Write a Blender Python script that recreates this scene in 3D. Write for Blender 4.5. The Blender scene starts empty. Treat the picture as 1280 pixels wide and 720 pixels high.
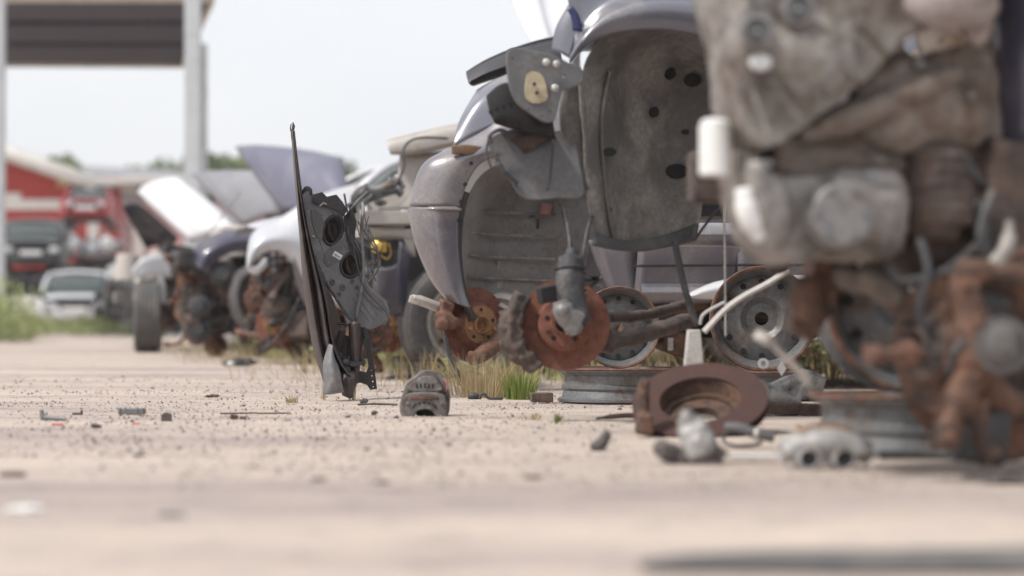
import bpy, bmesh, math, random
from mathutils import Vector, Matrix, noise
R = math.radians
sc = bpy.context.scene
COL = sc.collection
F, H, PIT = 2667.0, 0.29, math.atan(38/2667.0)
FW = Vector((0, math.cos(PIT), math.sin(PIT))); UP = Vector((0, -math.sin(PIT), math.cos(PIT)))
CAM = Vector((0, 0, H))
def ray(px, py): return Vector((1,0,0))*((px-640)/F) + UP*((360-py)/F) + FW
def W(px, py, d):
    r = ray(px, py); return CAM + r*(d/r.y)
def G(px, py, z=0.0):
    r = ray(px, py); return CAM + r*((z-H)/r.z)
V = Vector
rnd = random.Random(7)

# ------------------------------------------------------------------ materials
def newmat(name):
    m = bpy.data.materials.new(name); m.use_nodes = True
    nt = m.node_tree; b = nt.nodes['Principled BSDF']
    return m, nt, b
def ramp(nt, fac, stops):
    r = nt.nodes.new('ShaderNodeValToRGB'); e = r.color_ramp.elements
    while len(e) > len(stops): e.remove(e[-1])
    while len(e) < len(stops): e.new(0.5)
    for el, (p, c) in zip(e, stops): el.position = p; el.color = (*c, 1)
    nt.links.new(fac, r.inputs[0]); return r.outputs[0]
def noisen(nt, scale, detail=6, rough=.6, coord='Object', vec=None, dist=0):
    n = nt.nodes.new('ShaderNodeTexNoise'); n.inputs['Scale'].default_value = scale
    n.inputs['Detail'].default_value = detail; n.inputs['Roughness'].default_value = rough
    n.inputs['Distortion'].default_value = dist
    if vec is None:
        t = nt.nodes.new('ShaderNodeTexCoord'); vec = t.outputs[coord]
    nt.links.new(vec, n.inputs['Vector']); return n.outputs['Fac']
def bump(nt, b, fac, strength=.3, dist=.01):
    bp = nt.nodes.new('ShaderNodeBump'); bp.inputs['Strength'].default_value = strength
    bp.inputs['Distance'].default_value = dist
    nt.links.new(fac, bp.inputs['Height']); nt.links.new(bp.outputs[0], b.inputs['Normal'])
def mixc(nt, fac, a, c):
    m = nt.nodes.new('ShaderNodeMix'); m.data_type = 'RGBA'
    nt.links.new(fac, m.inputs[0])
    for s, v in ((6, a), (7, c)):
        if isinstance(v, tuple): m.inputs[s].default_value = (*v, 1)
        else: nt.links.new(v, m.inputs[s])
    return m.outputs[2]
def worn(name, base, dirt, rough=.6, metal=0., scale=6, lo=.45, hi=.65, fine=40, bs=.25, bd=.004, coat=0., var=.25, rough2=None):
    """two-tone procedural material: base colour with blotches of dirt / rust and fine speckle"""
    m, nt, b = newmat(name)
    f1 = noisen(nt, scale, 8, .65, dist=.4); f2 = noisen(nt, fine, 5, .7)
    mask = ramp(nt, f1, [(lo, (0,0,0)), (hi, (1,1,1))])
    dk = tuple(c*(1-var) for c in base); lt = tuple(min(1, c*(1+var)) for c in base)
    bc = ramp(nt, f2, [(.3, dk), (.7, lt)])
    dd = ramp(nt, f2, [(.3, tuple(c*.7 for c in dirt)), (.7, tuple(min(1, c*1.3) for c in dirt))])
    nt.links.new(mixc(nt, mask, bc, dd), b.inputs['Base Color'])
    rr = nt.nodes.new('ShaderNodeMapRange'); rr.inputs[3].default_value = rough; rr.inputs[4].default_value = rough2 or min(1, rough+.35)
    nt.links.new(mask, rr.inputs[0]); nt.links.new(rr.outputs[0], b.inputs['Roughness'])
    if metal:
        mr = nt.nodes.new('ShaderNodeMapRange'); mr.inputs[3].default_value = metal; mr.inputs[4].default_value = 0
        nt.links.new(mask, mr.inputs[0]); nt.links.new(mr.outputs[0], b.inputs['Metallic'])
    if coat: b.inputs['Coat Weight'].default_value = coat; b.inputs['Coat Roughness'].default_value = .12
    if bs: bump(nt, b, f2, bs, bd)
    return m
M = {}
M['taupe'] = worn('taupe_paint', (.18,.168,.19), (.27,.245,.235), .3, .35, 4, .45, .72, 90, .02, .001, .7, .05, .55)
M['lavender'] = worn('lavender_paint', (.175,.178,.215), (.29,.27,.26), .32, .3, 4, .45, .75, 90, .02, .001, .8, .05, .5)
M['silver'] = worn('silver_paint', (.55,.56,.60), (.45,.43,.41), .35, .3, 3, .5, .8, 60, .02, .001, .5, .05)
M['white'] = worn('white_paint', (.62,.63,.66), (.42,.39,.35), .4, 0, 3, .55, .85, 60, .02, .001, .4, .04)
M['darkblue'] = worn('dark_blue_paint', (.055,.053,.085), (.16,.145,.15), .32, .2, 3, .5, .8, 60, .02, .001, .7, .06, .5)
M['bluehood'] = worn('faded_blue_paint', (.13,.13,.185), (.21,.21,.25), .4, .1, 2, .45, .8, 60, .02, .001, .4, .06, .6)
M['black'] = worn('black_paint', (.03,.03,.036), (.12,.11,.11), .35, 0, 3, .5, .8, 60, .02, .001, .5, .1)
M['red'] = worn('red_paint', (.38,.02,.03), (.3,.08,.07), .4, 0, 3, .5, .8, 60, .02, .001, .4, .05)
M['beige'] = worn('beige_body_metal', (.50,.465,.435), (.26,.17,.11), .5, .1, 7, .56, .72, 50, .08, .002, 0, .08)
M['greymetal'] = worn('grey_dirty_metal', (.24,.235,.235), (.17,.12,.09), .5, .4, 9, .5, .68, 60, .2, .002)
M['alu'] = worn('cast_aluminium', (.30,.282,.268), (.135,.108,.09), .5, .3, 5, .44, .62, 35, .5, .006)
M['aludirty'] = worn('oily_cast_aluminium', (.20,.17,.15), (.10,.06,.038), .55, .2, 7, .42, .60, 30, .5, .006)
M['rust'] = worn('rusted_iron', (.20,.10,.068), (.085,.055,.045), .85, 0, 14, .42, .62, 70, .6, .004, 0, .35)
M['discrust'] = worn('rusty_disc_face', (.215,.088,.058), (.12,.055,.042), .75, .1, 30, .4, .7, 140, .25, .0015, 0, .2)
M['shaded_disc'] = worn('shaded_brown_disc', (.055,.026,.022), (.085,.04,.032), .7, .1, 30, .4, .7, 140, .25, .0015, 0, .2)  # rust tone darkened, the shade on the disc face is in this colour
M['hubrust'] = worn('yellow_hub_rust', (.30,.165,.08), (.15,.075,.05), .7, .2, 22, .5, .65, 120, .4, .002, 0, .25)
M['darkrust'] = worn('dark_rust', (.115,.08,.065), (.06,.052,.05), .8, 0, 14, .4, .65, 70, .6, .004, 0, .35)
M['plastic'] = worn('black_plastic', (.032,.031,.034), (.10,.088,.08), .5, 0, 8, .5, .8, 60, .15, .002, 0, .15)
M['strip'] = worn('dusty_black_plastic', (.058,.045,.044), (.13,.105,.098), .42, 0, 10, .5, .8, 80, .1, .001, 0, .15)
M['liner'] = worn('dusty_wheel_liner', (.15,.14,.133), (.30,.28,.26), .85, 0, 5, .42, .62, 60, .3, .003, 0, .12)
M['linerdark'] = worn('dark_wheel_liner', (.085,.085,.09), (.17,.155,.145), .8, 0, 4, .42, .7, 60, .3, .003, 0, .12)
M['housing'] = worn('grey_lamp_plastic', (.155,.155,.163), (.27,.26,.25), .5, 0, 14, .45, .75, 90, .15, .001, 0, .12)
M['aliner'] = worn('pale_wheel_liner', (.235,.228,.225), (.17,.155,.145), .85, 0, 5, .4, .7, 60, .3, .003, 0, .1)
M['greyplastic'] = worn('grey_plastic', (.115,.115,.122), (.19,.18,.17), .6, 0, 6, .45, .75, 60, .15, .002, 0, .1)
M['rubber'] = worn('old_rubber', (.095,.092,.093), (.18,.165,.15), .85, 0, 8, .45, .75, 60, .3, .002, 0, .15)
M['cable'] = worn('cable_rubber', (.05,.05,.055), (.16,.15,.14), .55, 0, 20, .5, .7, 60, .1, .001)
M['greycable'] = worn('grey_cable', (.20,.19,.19), (.12,.11,.10), .55, 0, 20, .5, .7, 60, .1, .001)
M['rim'] = worn('steel_rim', (.18,.185,.19), (.13,.085,.06), .5, .4, 9, .5, .66, 60, .25, .002)
M['rimsilver'] = worn('silver_rim', (.5,.49,.47), (.28,.2,.15), .4, .5, 9, .5, .7, 60, .1, .001)
M['reservoir'] = worn('white_tank_plastic', (.78,.78,.77), (.6,.58,.5), .35, 0, 6, .55, .8, 60, .05, .001, 0, .03)
M['foam'] = worn('yellowed_patch', (.45,.38,.26), (.25,.2,.15), .8, 0, 12, .5, .7, 60, .2, .002)
M['gold'] = worn('brass_motor', (.62,.42,.12), (.3,.17,.06), .35, .8, 25, .5, .68, 90, .1, .001)
M['amber'] = worn('amber_lens', (.20,.12,.07), (.12,.09,.07), .3, 0, 12, .5, .7, 60, .05, .001)
M['label'] = worn('paper_label', (.75,.75,.74), (.6,.6,.58), .6, 0, 12, .6, .8, 60, 0)
M['bluestrip'] = worn('blue_strip', (.03,.035,.12), (.05,.055,.12), .5, 0, 5, .5, .8, 60, 0)
M['strap'] = worn('pale_webbing', (.5,.48,.46), (.35,.32,.3), .9, 0, 14, .5, .7, 200, .3, .001)
M['wood'] = worn('weathered_wood', (.13,.09,.07), (.07,.05,.045), .9, 0, 8, .45, .6, 40, .5, .004)
M['redplastic'] = worn('red_plastic', (.55,.06,.06), (.4,.08,.07), .5, 0, 8, .5, .7, 60, 0)
M['bluewhite'] = worn('pale_lamp_plastic', (.65,.66,.66), (.4,.4,.38), .4, 0, 8, .5, .7, 60, 0)
M['interior'] = worn('dark_interior', (.022,.02,.022), (.04,.037,.035), .9, 0, 6, .5, .7, 30, .2, .003)
M['stone'] = worn('gravel_stone', (.42,.36,.32), (.26,.22,.20), .95, 0, 30, .4, .6, 90, .3, .003)
M['darkbits'] = worn('dark_bits', (.06,.055,.058), (.14,.12,.11), .7, 0, 30, .4, .6, 90, .3, .003)
M['bark'] = worn('bark', (.12,.09,.07), (.07,.055,.045), .95, 0, 6, .4, .6, 30, .4, .01)
def flat(name, c, rough=.6, metal=0, **kw):
    m, nt, b = newmat(name); b.inputs['Base Color'].default_value = (*c, 1)
    b.inputs['Roughness'].default_value = rough; b.inputs['Metallic'].default_value = metal
    for k, v in kw.items(): b.inputs[k].default_value = v
    return m
M['glass'] = flat('window_glass', (.10,.12,.12), .06, 0, **{'Specular IOR Level': .8, 'Alpha': .62})
def leafmat(name, a, c, sc_=3, trans=.25):
    m, nt, b = newmat(name)
    f = noisen(nt, sc_, 3, .6)
    nt.links.new(ramp(nt, f, [(.35, a), (.65, c)]), b.inputs['Base Color'])
    b.inputs['Roughness'].default_value = .7
    t = nt.nodes.new('ShaderNodeBsdfTranslucent'); mx = nt.nodes.new('ShaderNodeMixShader')
    nt.links.new(ramp(nt, f, [(.35, a), (.65, c)]), t.inputs[0])
    mx.inputs[0].default_value = trans
    out = nt.nodes['Material Output']
    nt.links.new(b.outputs[0], mx.inputs[1]); nt.links.new(t.outputs[0], mx.inputs[2]); nt.links.new(mx.outputs[0], out.inputs[0])
    return m
M['leaf'] = leafmat('tree_leaf', (.12,.155,.06), (.19,.23,.09), .4)
M['weed'] = leafmat('weed_leaf', (.22,.26,.10), (.36,.39,.18), 8)
M['pinkish'] = worn('dusty_pink_grey', (.33,.28,.27), (.2,.16,.14), .8, 0, 9, .45, .65, 50, .2, .003)
M['pinkred'] = worn('faded_red_wire', (.32,.14,.15), (.25,.13,.12), .7, 0, 9, .45, .65, 50, 0)
M['altcast'] = worn('oxidised_alternator', (.21,.20,.195), (.095,.075,.065), .5, .3, 26, .42, .62, 90, .6, .003)
M['palealu'] = worn('pale_oxidised_alloy', (.40,.395,.39), (.15,.13,.12), .5, .2, 22, .48, .66, 60, .4, .004)
M['knuckle'] = worn('brown_knuckle_rust', (.165,.088,.058), (.062,.047,.042), .8, 0, 12, .4, .62, 60, .6, .004, 0, .35)
M['drygrass'] = leafmat('dry_grass', (.36,.28,.15), (.52,.42,.25), 8)
M['greengrass'] = leafmat('green_grass', (.14,.20,.04), (.28,.33,.09), 8)
M['flower'] = flat('flower', (.75,.74,.7), .8)
# corrugated deck of the canopy, walls, roofs
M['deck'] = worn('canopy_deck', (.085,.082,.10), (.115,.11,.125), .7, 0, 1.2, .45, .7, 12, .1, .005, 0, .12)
M['column'] = worn('galvanised_column', (.52,.54,.56), (.44,.46,.48), .5, .2, 2, .45, .7, 14, .05, .003, 0, .06)
M['fascia'] = worn('cream_fascia', (.55,.50,.42), (.42,.38,.33), .7, 0, 1.5, .5, .7, 10, .05, .003, 0, .06)
M['whitewood'] = worn('white_fascia', (.72,.69,.65), (.55,.52,.48), .7, 0, 1.5, .5, .7, 10, .05, .003, 0, .05)
M['redwall'] = worn('red_boards', (.46,.055,.04), (.38,.06,.05), .7, 0, .6, .45, .75, 6, .1, .004, 0, .1)
M['redwall2'] = worn('faded_red_boards', (.58,.36,.36), (.52,.31,.31), .7, 0, .6, .45, .75, 6, .1, .004, 0, .1)
M['roofbeige'] = worn('beige_sheet_roof', (.40,.32,.27), (.48,.40,.34), .6, 0, .5, .4, .7, 6, .1, .01, 0, .1)
M['roofgrey'] = worn('grey_sheet_roof', (.22,.22,.25), (.30,.30,.32), .5, 0, .5, .4, .7, 6, .1, .01, 0, .1)
M['cream'] = worn('cream_sign', (.66,.52,.26), (.5,.4,.2), .7, 0, 2, .5, .7, 10, 0)

# ground: compacted pinkish sandy gravel with darker dusty tracks
def groundmat():
    m, nt, b = newmat('ground_gravel')
    tc = nt.nodes.new('ShaderNodeTexCoord'); mp = nt.nodes.new('ShaderNodeMapping')
    nt.links.new(tc.outputs['Object'], mp.inputs[0]); mp.inputs['Scale'].default_value = (.35, 1.6, 1)
    band = noisen(nt, 1.0, 5, .62, vec=mp.outputs[0], dist=.6)
    mid = noisen(nt, 7, 6, .7); fine = noisen(nt, 110, 4, .75)
    vo = nt.nodes.new('ShaderNodeTexVoronoi'); vo.inputs['Scale'].default_value = 95
    nt.links.new(tc.outputs['Object'], vo.inputs['Vector'])
    vc = nt.nodes.new('ShaderNodeTexVoronoi'); vc.inputs['Scale'].default_value = 60
    nt.links.new(tc.outputs['Object'], vc.inputs['Vector'])
    base = ramp(nt, band, [(.32, (.35,.298,.282)), (.5, (.475,.402,.358)), (.66, (.56,.48,.42))])
    midc = ramp(nt, mid, [(.3, (.70,.69,.70)), (.46, (.97,.97,.97)), (.7, (1.1,1.07,1.04))])
    mu = nt.nodes.new('ShaderNodeMix'); mu.data_type = 'RGBA'; mu.blend_type = 'MULTIPLY'; mu.inputs[0].default_value = 1
    nt.links.new(base, mu.inputs[6]); nt.links.new(midc, mu.inputs[7])
    fc = ramp(nt, fine, [(.28, (.5,.47,.46)), (.46, (.95,.95,.95)), (.6, (1,1,1)), (.75, (1.25,1.22,1.2))])
    mu2 = nt.nodes.new('ShaderNodeMix'); mu2.data_type = 'RGBA'; mu2.blend_type = 'MULTIPLY'; mu2.inputs[0].default_value = 1
    nt.links.new(mu.outputs[2], mu2.inputs[6]); nt.links.new(fc, mu2.inputs[7])
    nt.links.new(mu2.outputs[2], b.inputs['Base Color'])
    b.inputs['Roughness'].default_value = .95; b.inputs['Specular IOR Level'].default_value = .2
    ad = nt.nodes.new('ShaderNodeMath'); ad.operation = 'ADD'
    nt.links.new(vo.outputs['Distance'], ad.inputs[0]); nt.links.new(fine, ad.inputs[1])
    bump(nt, b, ad.outputs[0], .4, .005)
    return m
M['ground'] = groundmat()

# ------------------------------------------------------------------ mesh helpers
def cat(pts, n, closed=False):
    """resample points with a Catmull-Rom curve to n points"""
    P = [V(p) if len(p) == 3 else V((p[0], p[1], 0)) for p in pts]; m = len(P)
    segs = m if closed else m-1; out = []
    for i in range(n):
        t = i/(n if closed else n-1)*segs; k = min(int(t), segs-1); u = t-k
        if closed: a, b, c, d = P[(k-1)%m], P[k%m], P[(k+1)%m], P[(k+2)%m]
        else: a, b, c, d = P[max(k-1, 0)], P[k], P[min(k+1, m-1)], P[min(k+2, m-1)]
        out.append(.5*((2*b)+(c-a)*u+(2*a-5*b+4*c-d)*u*u+(3*b-a-3*c+d)*u**3))
    return out
def basis(ax):
    ax = ax.normalized(); t = V((0,0,1)) if abs(ax.z) < .9 else V((1,0,0))
    u = ax.cross(t).normalized(); return u, ax.cross(u).normalized(), ax
SPLIT = {'vent_hole', 'pale_lamp', 'bolt_hole', 'wheel_slot', 'clip_hole', 'liner_hole', 'duct_slat', 'vent_slot', 'bolt', 'screw', 'chrome_nut', 'screw_boss', 'bolt_boss', 'bolt_head', 'piston_bore', 'wire', 'liner_rib', 'clamp', 'rusty_bracket', 'bracket', 'raised_panel', 'white_tag', 'plastic_bracket', 'scrap_metal', 'hose', 'rusty_linkage', 'brake_hose', 'beam', 'pillar', 'chassis_rail'}
class MB:
    def __init__(s): s.v = []; s.f = []; s.g = []
    def add(s, vs, fs):
        s.g.append((len(s.v), len(s.f))); o = len(s.v); s.v += [V(p) for p in vs]; s.f += [tuple(i+o for i in f) for f in fs]; return s
    def box(s, c, size, rot=None, taper=1.):
        c = V(c); hx, hy, hz = [q/2 for q in size]; vs = []
        for z in (-1, 1):
            k = taper if z > 0 else 1
            for x, y in ((-1,-1),(1,-1),(1,1),(-1,1)): vs.append(V((x*hx*k, y*hy*k, z*hz)))
        if rot is not None:
            rm = rot if isinstance(rot, Matrix) else Matrix.Rotation(rot[2],3,'Z')@Matrix.Rotation(rot[1],3,'Y')@Matrix.Rotation(rot[0],3,'X')
            vs = [rm@q for q in vs]
        return s.add([q+c for q in vs], [(3,2,1,0),(4,5,6,7),(0,1,5,4),(1,2,6,5),(2,3,7,6),(3,0,4,7)])
    def tube(s, path, r, n=8, flat_=1., caps=True, res=None):
        P = [V(p) for p in path]
        if res: P = cat(P, res)
        m = len(P); rs = r if isinstance(r, (list, tuple)) else [r]*m
        if len(rs) != m: rs = [rs[0]+(rs[-1]-rs[0])*i/(m-1) if len(rs) == 2 else rs[min(int(i/(m-1)*(len(rs)-1)+.5), len(rs)-1)] for i in range(m)]
        vs = []; pu = None
        for i in range(m):
            t = (P[min(i+1, m-1)]-P[max(i-1, 0)])
            if t.length < 1e-9: t = V((0,0,1))
            t.normalize()
            if pu is None: u, w, _ = basis(t)
            else:
                u = pu-t*pu.dot(t)
                u = u.normalized() if u.length > 1e-6 else basis(t)[0]
                w = t.cross(u)
            pu = u
            for k in range(n):
                a = 2*math.pi*k/n; vs.append(P[i]+(u*math.cos(a)*flat_+w*math.sin(a))*rs[i])
        fs = [(i*n+k, i*n+(k+1)%n, (i+1)*n+(k+1)%n, (i+1)*n+k) for i in range(m-1) for k in range(n)]
        if caps: fs += [tuple(range(n))[::-1], tuple((m-1)*n+k for k in range(n))]
        return s.add(vs, fs)
    def cyl(s, a, b, r, r2=None, n=20): return s.tube([a, b], [r, r if r2 is None else r2], n)
    def lathe(s, o, ax, prof, n=32, closed=False, wob=0):
        """prof = [(radius, height along axis)]"""
        o = V(o); u, w, ax = basis(V(ax)); vs = []; m = len(prof)
        for r, h in prof:
            for k in range(n):
                a = 2*math.pi*k/n; rr = max(r, 1e-5)
                if wob: rr *= 1+wob*noise.noise(V((math.cos(a)*3, math.sin(a)*3, h*9+o.x)))
                vs.append(o+ax*h+(u*math.cos(a)+w*math.sin(a))*rr)
        mm = m if closed else m-1
        fs = [(i*n+k, i*n+(k+1)%n, ((i+1)%m)*n+(k+1)%n, ((i+1)%m)*n+k) for i in range(mm) for k in range(n)]
        return s.add(vs, fs)
    def ball(s, c, r, sc_=(1,1,1), n=10, rough=0, seed=0):
        c = V(c); vs = []
        for i in range(n+1):
            th = math.pi*i/n
            for k in range(n*2):
                a = math.pi*k/n; d = V((math.sin(th)*math.cos(a), math.sin(th)*math.sin(a), math.cos(th)))
                q = 1+rough*noise.noise(d*2+V((seed, seed*.7, 0)))
                vs.append(c+V((d.x*sc_[0], d.y*sc_[1], d.z*sc_[2]))*r*q)
        nn = n*2
        return s.add(vs, [(i*nn+k, i*nn+(k+1)%nn, (i+1)*nn+(k+1)%nn, (i+1)*nn+k)[::-1] for i in range(n) for k in range(nn)])
    def grid(s, rows, closed=False):
        n = len(rows[0]); vs = [p for r in rows for p in r]
        nn = n if closed else n-1
        return s.add(vs, [(i*n+k, i*n+(k+1)%n, (i+1)*n+(k+1)%n, (i+1)*n+k) for i in range(len(rows)-1) for k in range(nn)])
    def ruled(s, curves, n=24, m=12, closed=False):
        """surface through a list of curves (each a list of 3D points)"""
        cs = [cat(c, n, closed) for c in curves]
        cols = [cat([c[i] for c in cs], m) if len(cs) > 2 else [cs[0][i].lerp(cs[1][i], j/(m-1)) for j in range(m)] for i in range(n)]
        return s.grid([[cols[i][j] for i in range(n)] for j in range(m)], closed)
    def plate(s, outer, holes, o, u, v, thick, bevel=.0, smooth_n=0, dome=None):
        """2D outline (with holes) in the frame o,u,v extruded along u x v"""
        cu = bpy.data.curves.new('tmp', 'CURVE'); cu.dimensions = '2D'; cu.fill_mode = 'BOTH'
        cu.extrude = max(thick/2-bevel, 0); cu.bevel_depth = bevel; cu.bevel_resolution = 1
        for k, pts in enumerate([outer]+list(holes)):
            q = cat(pts, smooth_n, True) if smooth_n and k == 0 else [V((p[0], p[1], 0)) for p in pts]
            sp = cu.splines.new('POLY'); sp.points.add(len(q)-1)
            for pt, c in zip(sp.points, q): pt.co = (c.x, c.y, 0, 1)
            sp.use_cyclic_u = True
        ob = bpy.data.objects.new('tmp', cu); me = bpy.data.meshes.new_from_object(ob)
        o, u, v = V(o), V(u).normalized(), V(v).normalized(); w = u.cross(v).normalized()
        vs = []
        for q in me.vertices:
            c = q.co; off = dome(c.x, c.y) if dome else 0
            vs.append(o+u*c.x+v*c.y+w*(c.z+off))
        s.add(vs, [tuple(p.vertices) for p in me.polygons])
        bpy.data.objects.remove(ob); bpy.data.curves.remove(cu); bpy.data.meshes.remove(me)
        return s
    def build(s, name, mat, parent=None, smooth=40, solid=0, bevel=0, sub=0, remesh=0, disp=0, dscale=.05, flip=False):
        if name in SPLIT and len(s.g) > 1:
            for k, (a, f) in enumerate(s.g):
                a2, f2 = s.g[k+1] if k+1 < len(s.g) else (len(s.v), len(s.f))
                m = MB(); m.add(s.v[a:a2], [tuple(i-a for i in q) for q in s.f[f:f2]]); m.g = m.g[:1]
                o = m.build(name, mat, parent, smooth, solid, bevel)
            return o
        me = bpy.data.meshes.new(name); me.from_pydata([tuple(q) for q in s.v], [], s.f)
        me.validate(); me.update()
        bm = bmesh.new(); bm.from_mesh(me)
        bmesh.ops.recalc_face_normals(bm, faces=bm.faces); bm.to_mesh(me); bm.free()
        if smooth is not None:
            me.polygons.foreach_set('use_smooth', [True]*len(me.polygons))
            if smooth < 180 and not sub and not remesh: me.set_sharp_from_angle(angle=R(smooth))
        o = bpy.data.objects.new(name, me); COL.objects.link(o)
        me.materials.append(M[mat] if isinstance(mat, str) else mat)
        if parent: o.parent = parent
        if remesh:
            k = o.modifiers.new('r', 'REMESH'); k.mode = 'VOXEL'; k.voxel_size = remesh; k.use_smooth_shade = True
            k = o.modifiers.new('s', 'SMOOTH'); k.factor = .5; k.iterations = 3
        if sub:
            k = o.modifiers.new('sub', 'SUBSURF'); k.levels = sub; k.render_levels = sub
        if disp:
            t = bpy.data.textures.new('clouds', 'CLOUDS'); t.noise_scale = dscale; t.noise_depth = 3
            k = o.modifiers.new('d', 'DISPLACE'); k.texture = t; k.strength = disp; k.mid_level = .5
        if solid:
            k = o.modifiers.new('sol', 'SOLIDIFY'); k.thickness = solid; k.offset = 0
        if bevel:
            k = o.modifiers.new('bev', 'BEVEL'); k.width = bevel; k.segments = 2; k.limit_method = 'ANGLE'; k.angle_limit = R(35)
        return o
def tag(o, label=None, cat_=None, group=None, kind=None):
    if label: o['label'] = label
    if cat_: o['category'] = cat_
    if group: o['group'] = group
    if kind: o['kind'] = kind
    return o
def thing(name, label, cat_, loc=(0,0,0), rz=0, group=None):
    o = bpy.data.objects.new(name, None); COL.objects.link(o); o.empty_display_size = .1
    o.location = loc; o.rotation_euler = (0,0,rz); return tag(o, label, cat_, group)
def copy_tree(o, parent=None):
    c = o.copy(); COL.objects.link(c); c.parent = parent
    for ch in list(o.children): copy_tree(ch, c)
    return c
class Fr:
    """local frame of a thing; turns photo rays into points on local planes"""
    def __init__(s, loc, rz):
        s.m = Matrix.Translation(V(loc))@Matrix.Rotation(rz, 4, 'Z'); s.i = s.m.inverted()
    def L(s, px, py, y=0.):
        """ray hits the local plane y"""
        o = s.i@CAM; d = s.i.to_3x3()@ray(px, py); return o+d*((y-o.y)/d.y)
    def D(s, px, py, d): return s.i@W(px, py, d)

# ------------------------------------------------------------------ car pieces
def lerpf(pts, x):
    if x <= pts[0][0]: return pts[0][1]
    for (a, b), (c, d) in zip(pts, pts[1:]):
        if x <= c: return b+(d-b)*(x-a)/(c-a) if c > a else d
    return pts[-1][1]
def smoothf(pts):
    q = cat([(a, b) for a, b in pts], len(pts)*6); return [(p.x, p.y) for p in q]

def wheel(parent, c, ax, r=.31, w=.19, rimmat='rimsilver', tyre=True, holes=True):
    c = V(c); rr = r*.66
    b = MB(); u, q, a = basis(V(ax))
    b.lathe(c, a, [(rr*1.0, -w*.5), (rr*1.03, -w*.46), (rr*.93, -w*.40), (rr*.90, -w*.1), (rr*.86, 0), (rr*.93, w*.36), (rr*1.03, w*.44), (rr*1.0, w*.5), (rr*.97, w*.5), (rr*.88, w*.36),
        (rr*.84, w*.15), (rr*.80, w*.13), (rr*.62, w*.24), (rr*.45, w*.27), (rr*.30, w*.18), (rr*.16, w*.18), (rr*.16, w*.12), (0, w*.12)], 40)
    rim = b.build('wheel', rimmat, parent, 35)
    if holes:
        h = MB()
        for k in range(10):
            t = 2*math.pi*k/10; p = c+a*(w*.185)+(u*math.cos(t)+q*math.sin(t))*rr*.71
            h.tube([p, p+a*w*.05], r*.035, 8)
        for k in range(5):
            t = 2*math.pi*k/5; p = c+a*(w*.17)+(u*math.cos(t)+q*math.sin(t))*rr*.24
            h.cyl(p, p+a*.018, .009, n=6)
        h.build('wheel_slot', 'interior', rim)
    if tyre:
        t = MB(); w2 = w*.5
        pr = [(rr*1.0, -w2*.88), (rr*1.1, -w2*1.0), (r*.88, -w2*1.08), (r*.96, -w2*1.0), (r*.985, -w2*.85)]
        for k in range(5):
            x = -w2*.7+k*w2*.35; pr += [(r, x-.012), (r, x+.009), (r*.975, x+.011), (r*.975, x+.017)]
        pr += [(r*.985, w2*.85), (r*.96, w2*1.0), (r*.88, w2*1.08), (rr*1.1, w2*1.0), (rr*1.0, w2*.88)]
        t.lathe(c, a, pr, 64); t.build('tyre', 'rubber', rim, 40)
    return rim

def brake(parent, c, ax, r=.15, caliper=None, disc='discrust', hub='hubrust', scale=1.):
    c = V(c); u, q, a = basis(V(ax)); b = MB()
    # vented disc: two faces, vanes between, and a hat
    b.lathe(c, a, [(r*.60, .010), (r, .010), (r, .002), (r*.62, .002)], 56, True)
    b.lathe(c, a, [(r*.60, -.004), (r, -.004), (r, -.012), (r*.62, -.012)], 56, True)
    for k in range(36):
        t = 2*math.pi*k/36; d = u*math.cos(t)+q*math.sin(t); e = a.cross(d)
        b.box(c+d*r*.81+a*(-.001), (r*.36, .004, .008), Matrix((d, e, a)).transposed())
    b.lathe(c, a, [(r*.62, .010), (r*.60, .016), (r*.585, .020), (r*.575, .042), (r*.55, .047), (r*.50, .048), (r*.48, .0485)], 48)
    dk = b.build('brake_disc', disc, parent, 35)
    h = MB()
    h.lathe(c, a, [(r*.50, .044), (r*.50, .052), (r*.30, .054), (r*.27, .056), (r*.25, .066), (r*.205, .069), (r*.19, .062), (r*.16, .045), (r*.08, .035), (0, .035)], 40)
    for k in range(5):
        t = 2*math.pi*k/5+.3; p = c+a*.052+(u*math.cos(t)+q*math.sin(t))*r*.395; h.cyl(p, p+a*(.003 if k % 2 else .024), .0065, n=8)
    h.build('wheel_hub', hub, dk, 35)
    hh = MB()
    for k in range(5):
        t = 2*math.pi*k/5+.93; p = c+a*.0525+(u*math.cos(t)+q*math.sin(t))*r*.395; hh.cyl(p, p+a*.003, .007, n=12)
    hh.build('bolt_hole', 'interior', dk)
    return dk

def ragged(n, seed):
    r = random.Random(seed); return [r.random() for _ in range(n)]

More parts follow.
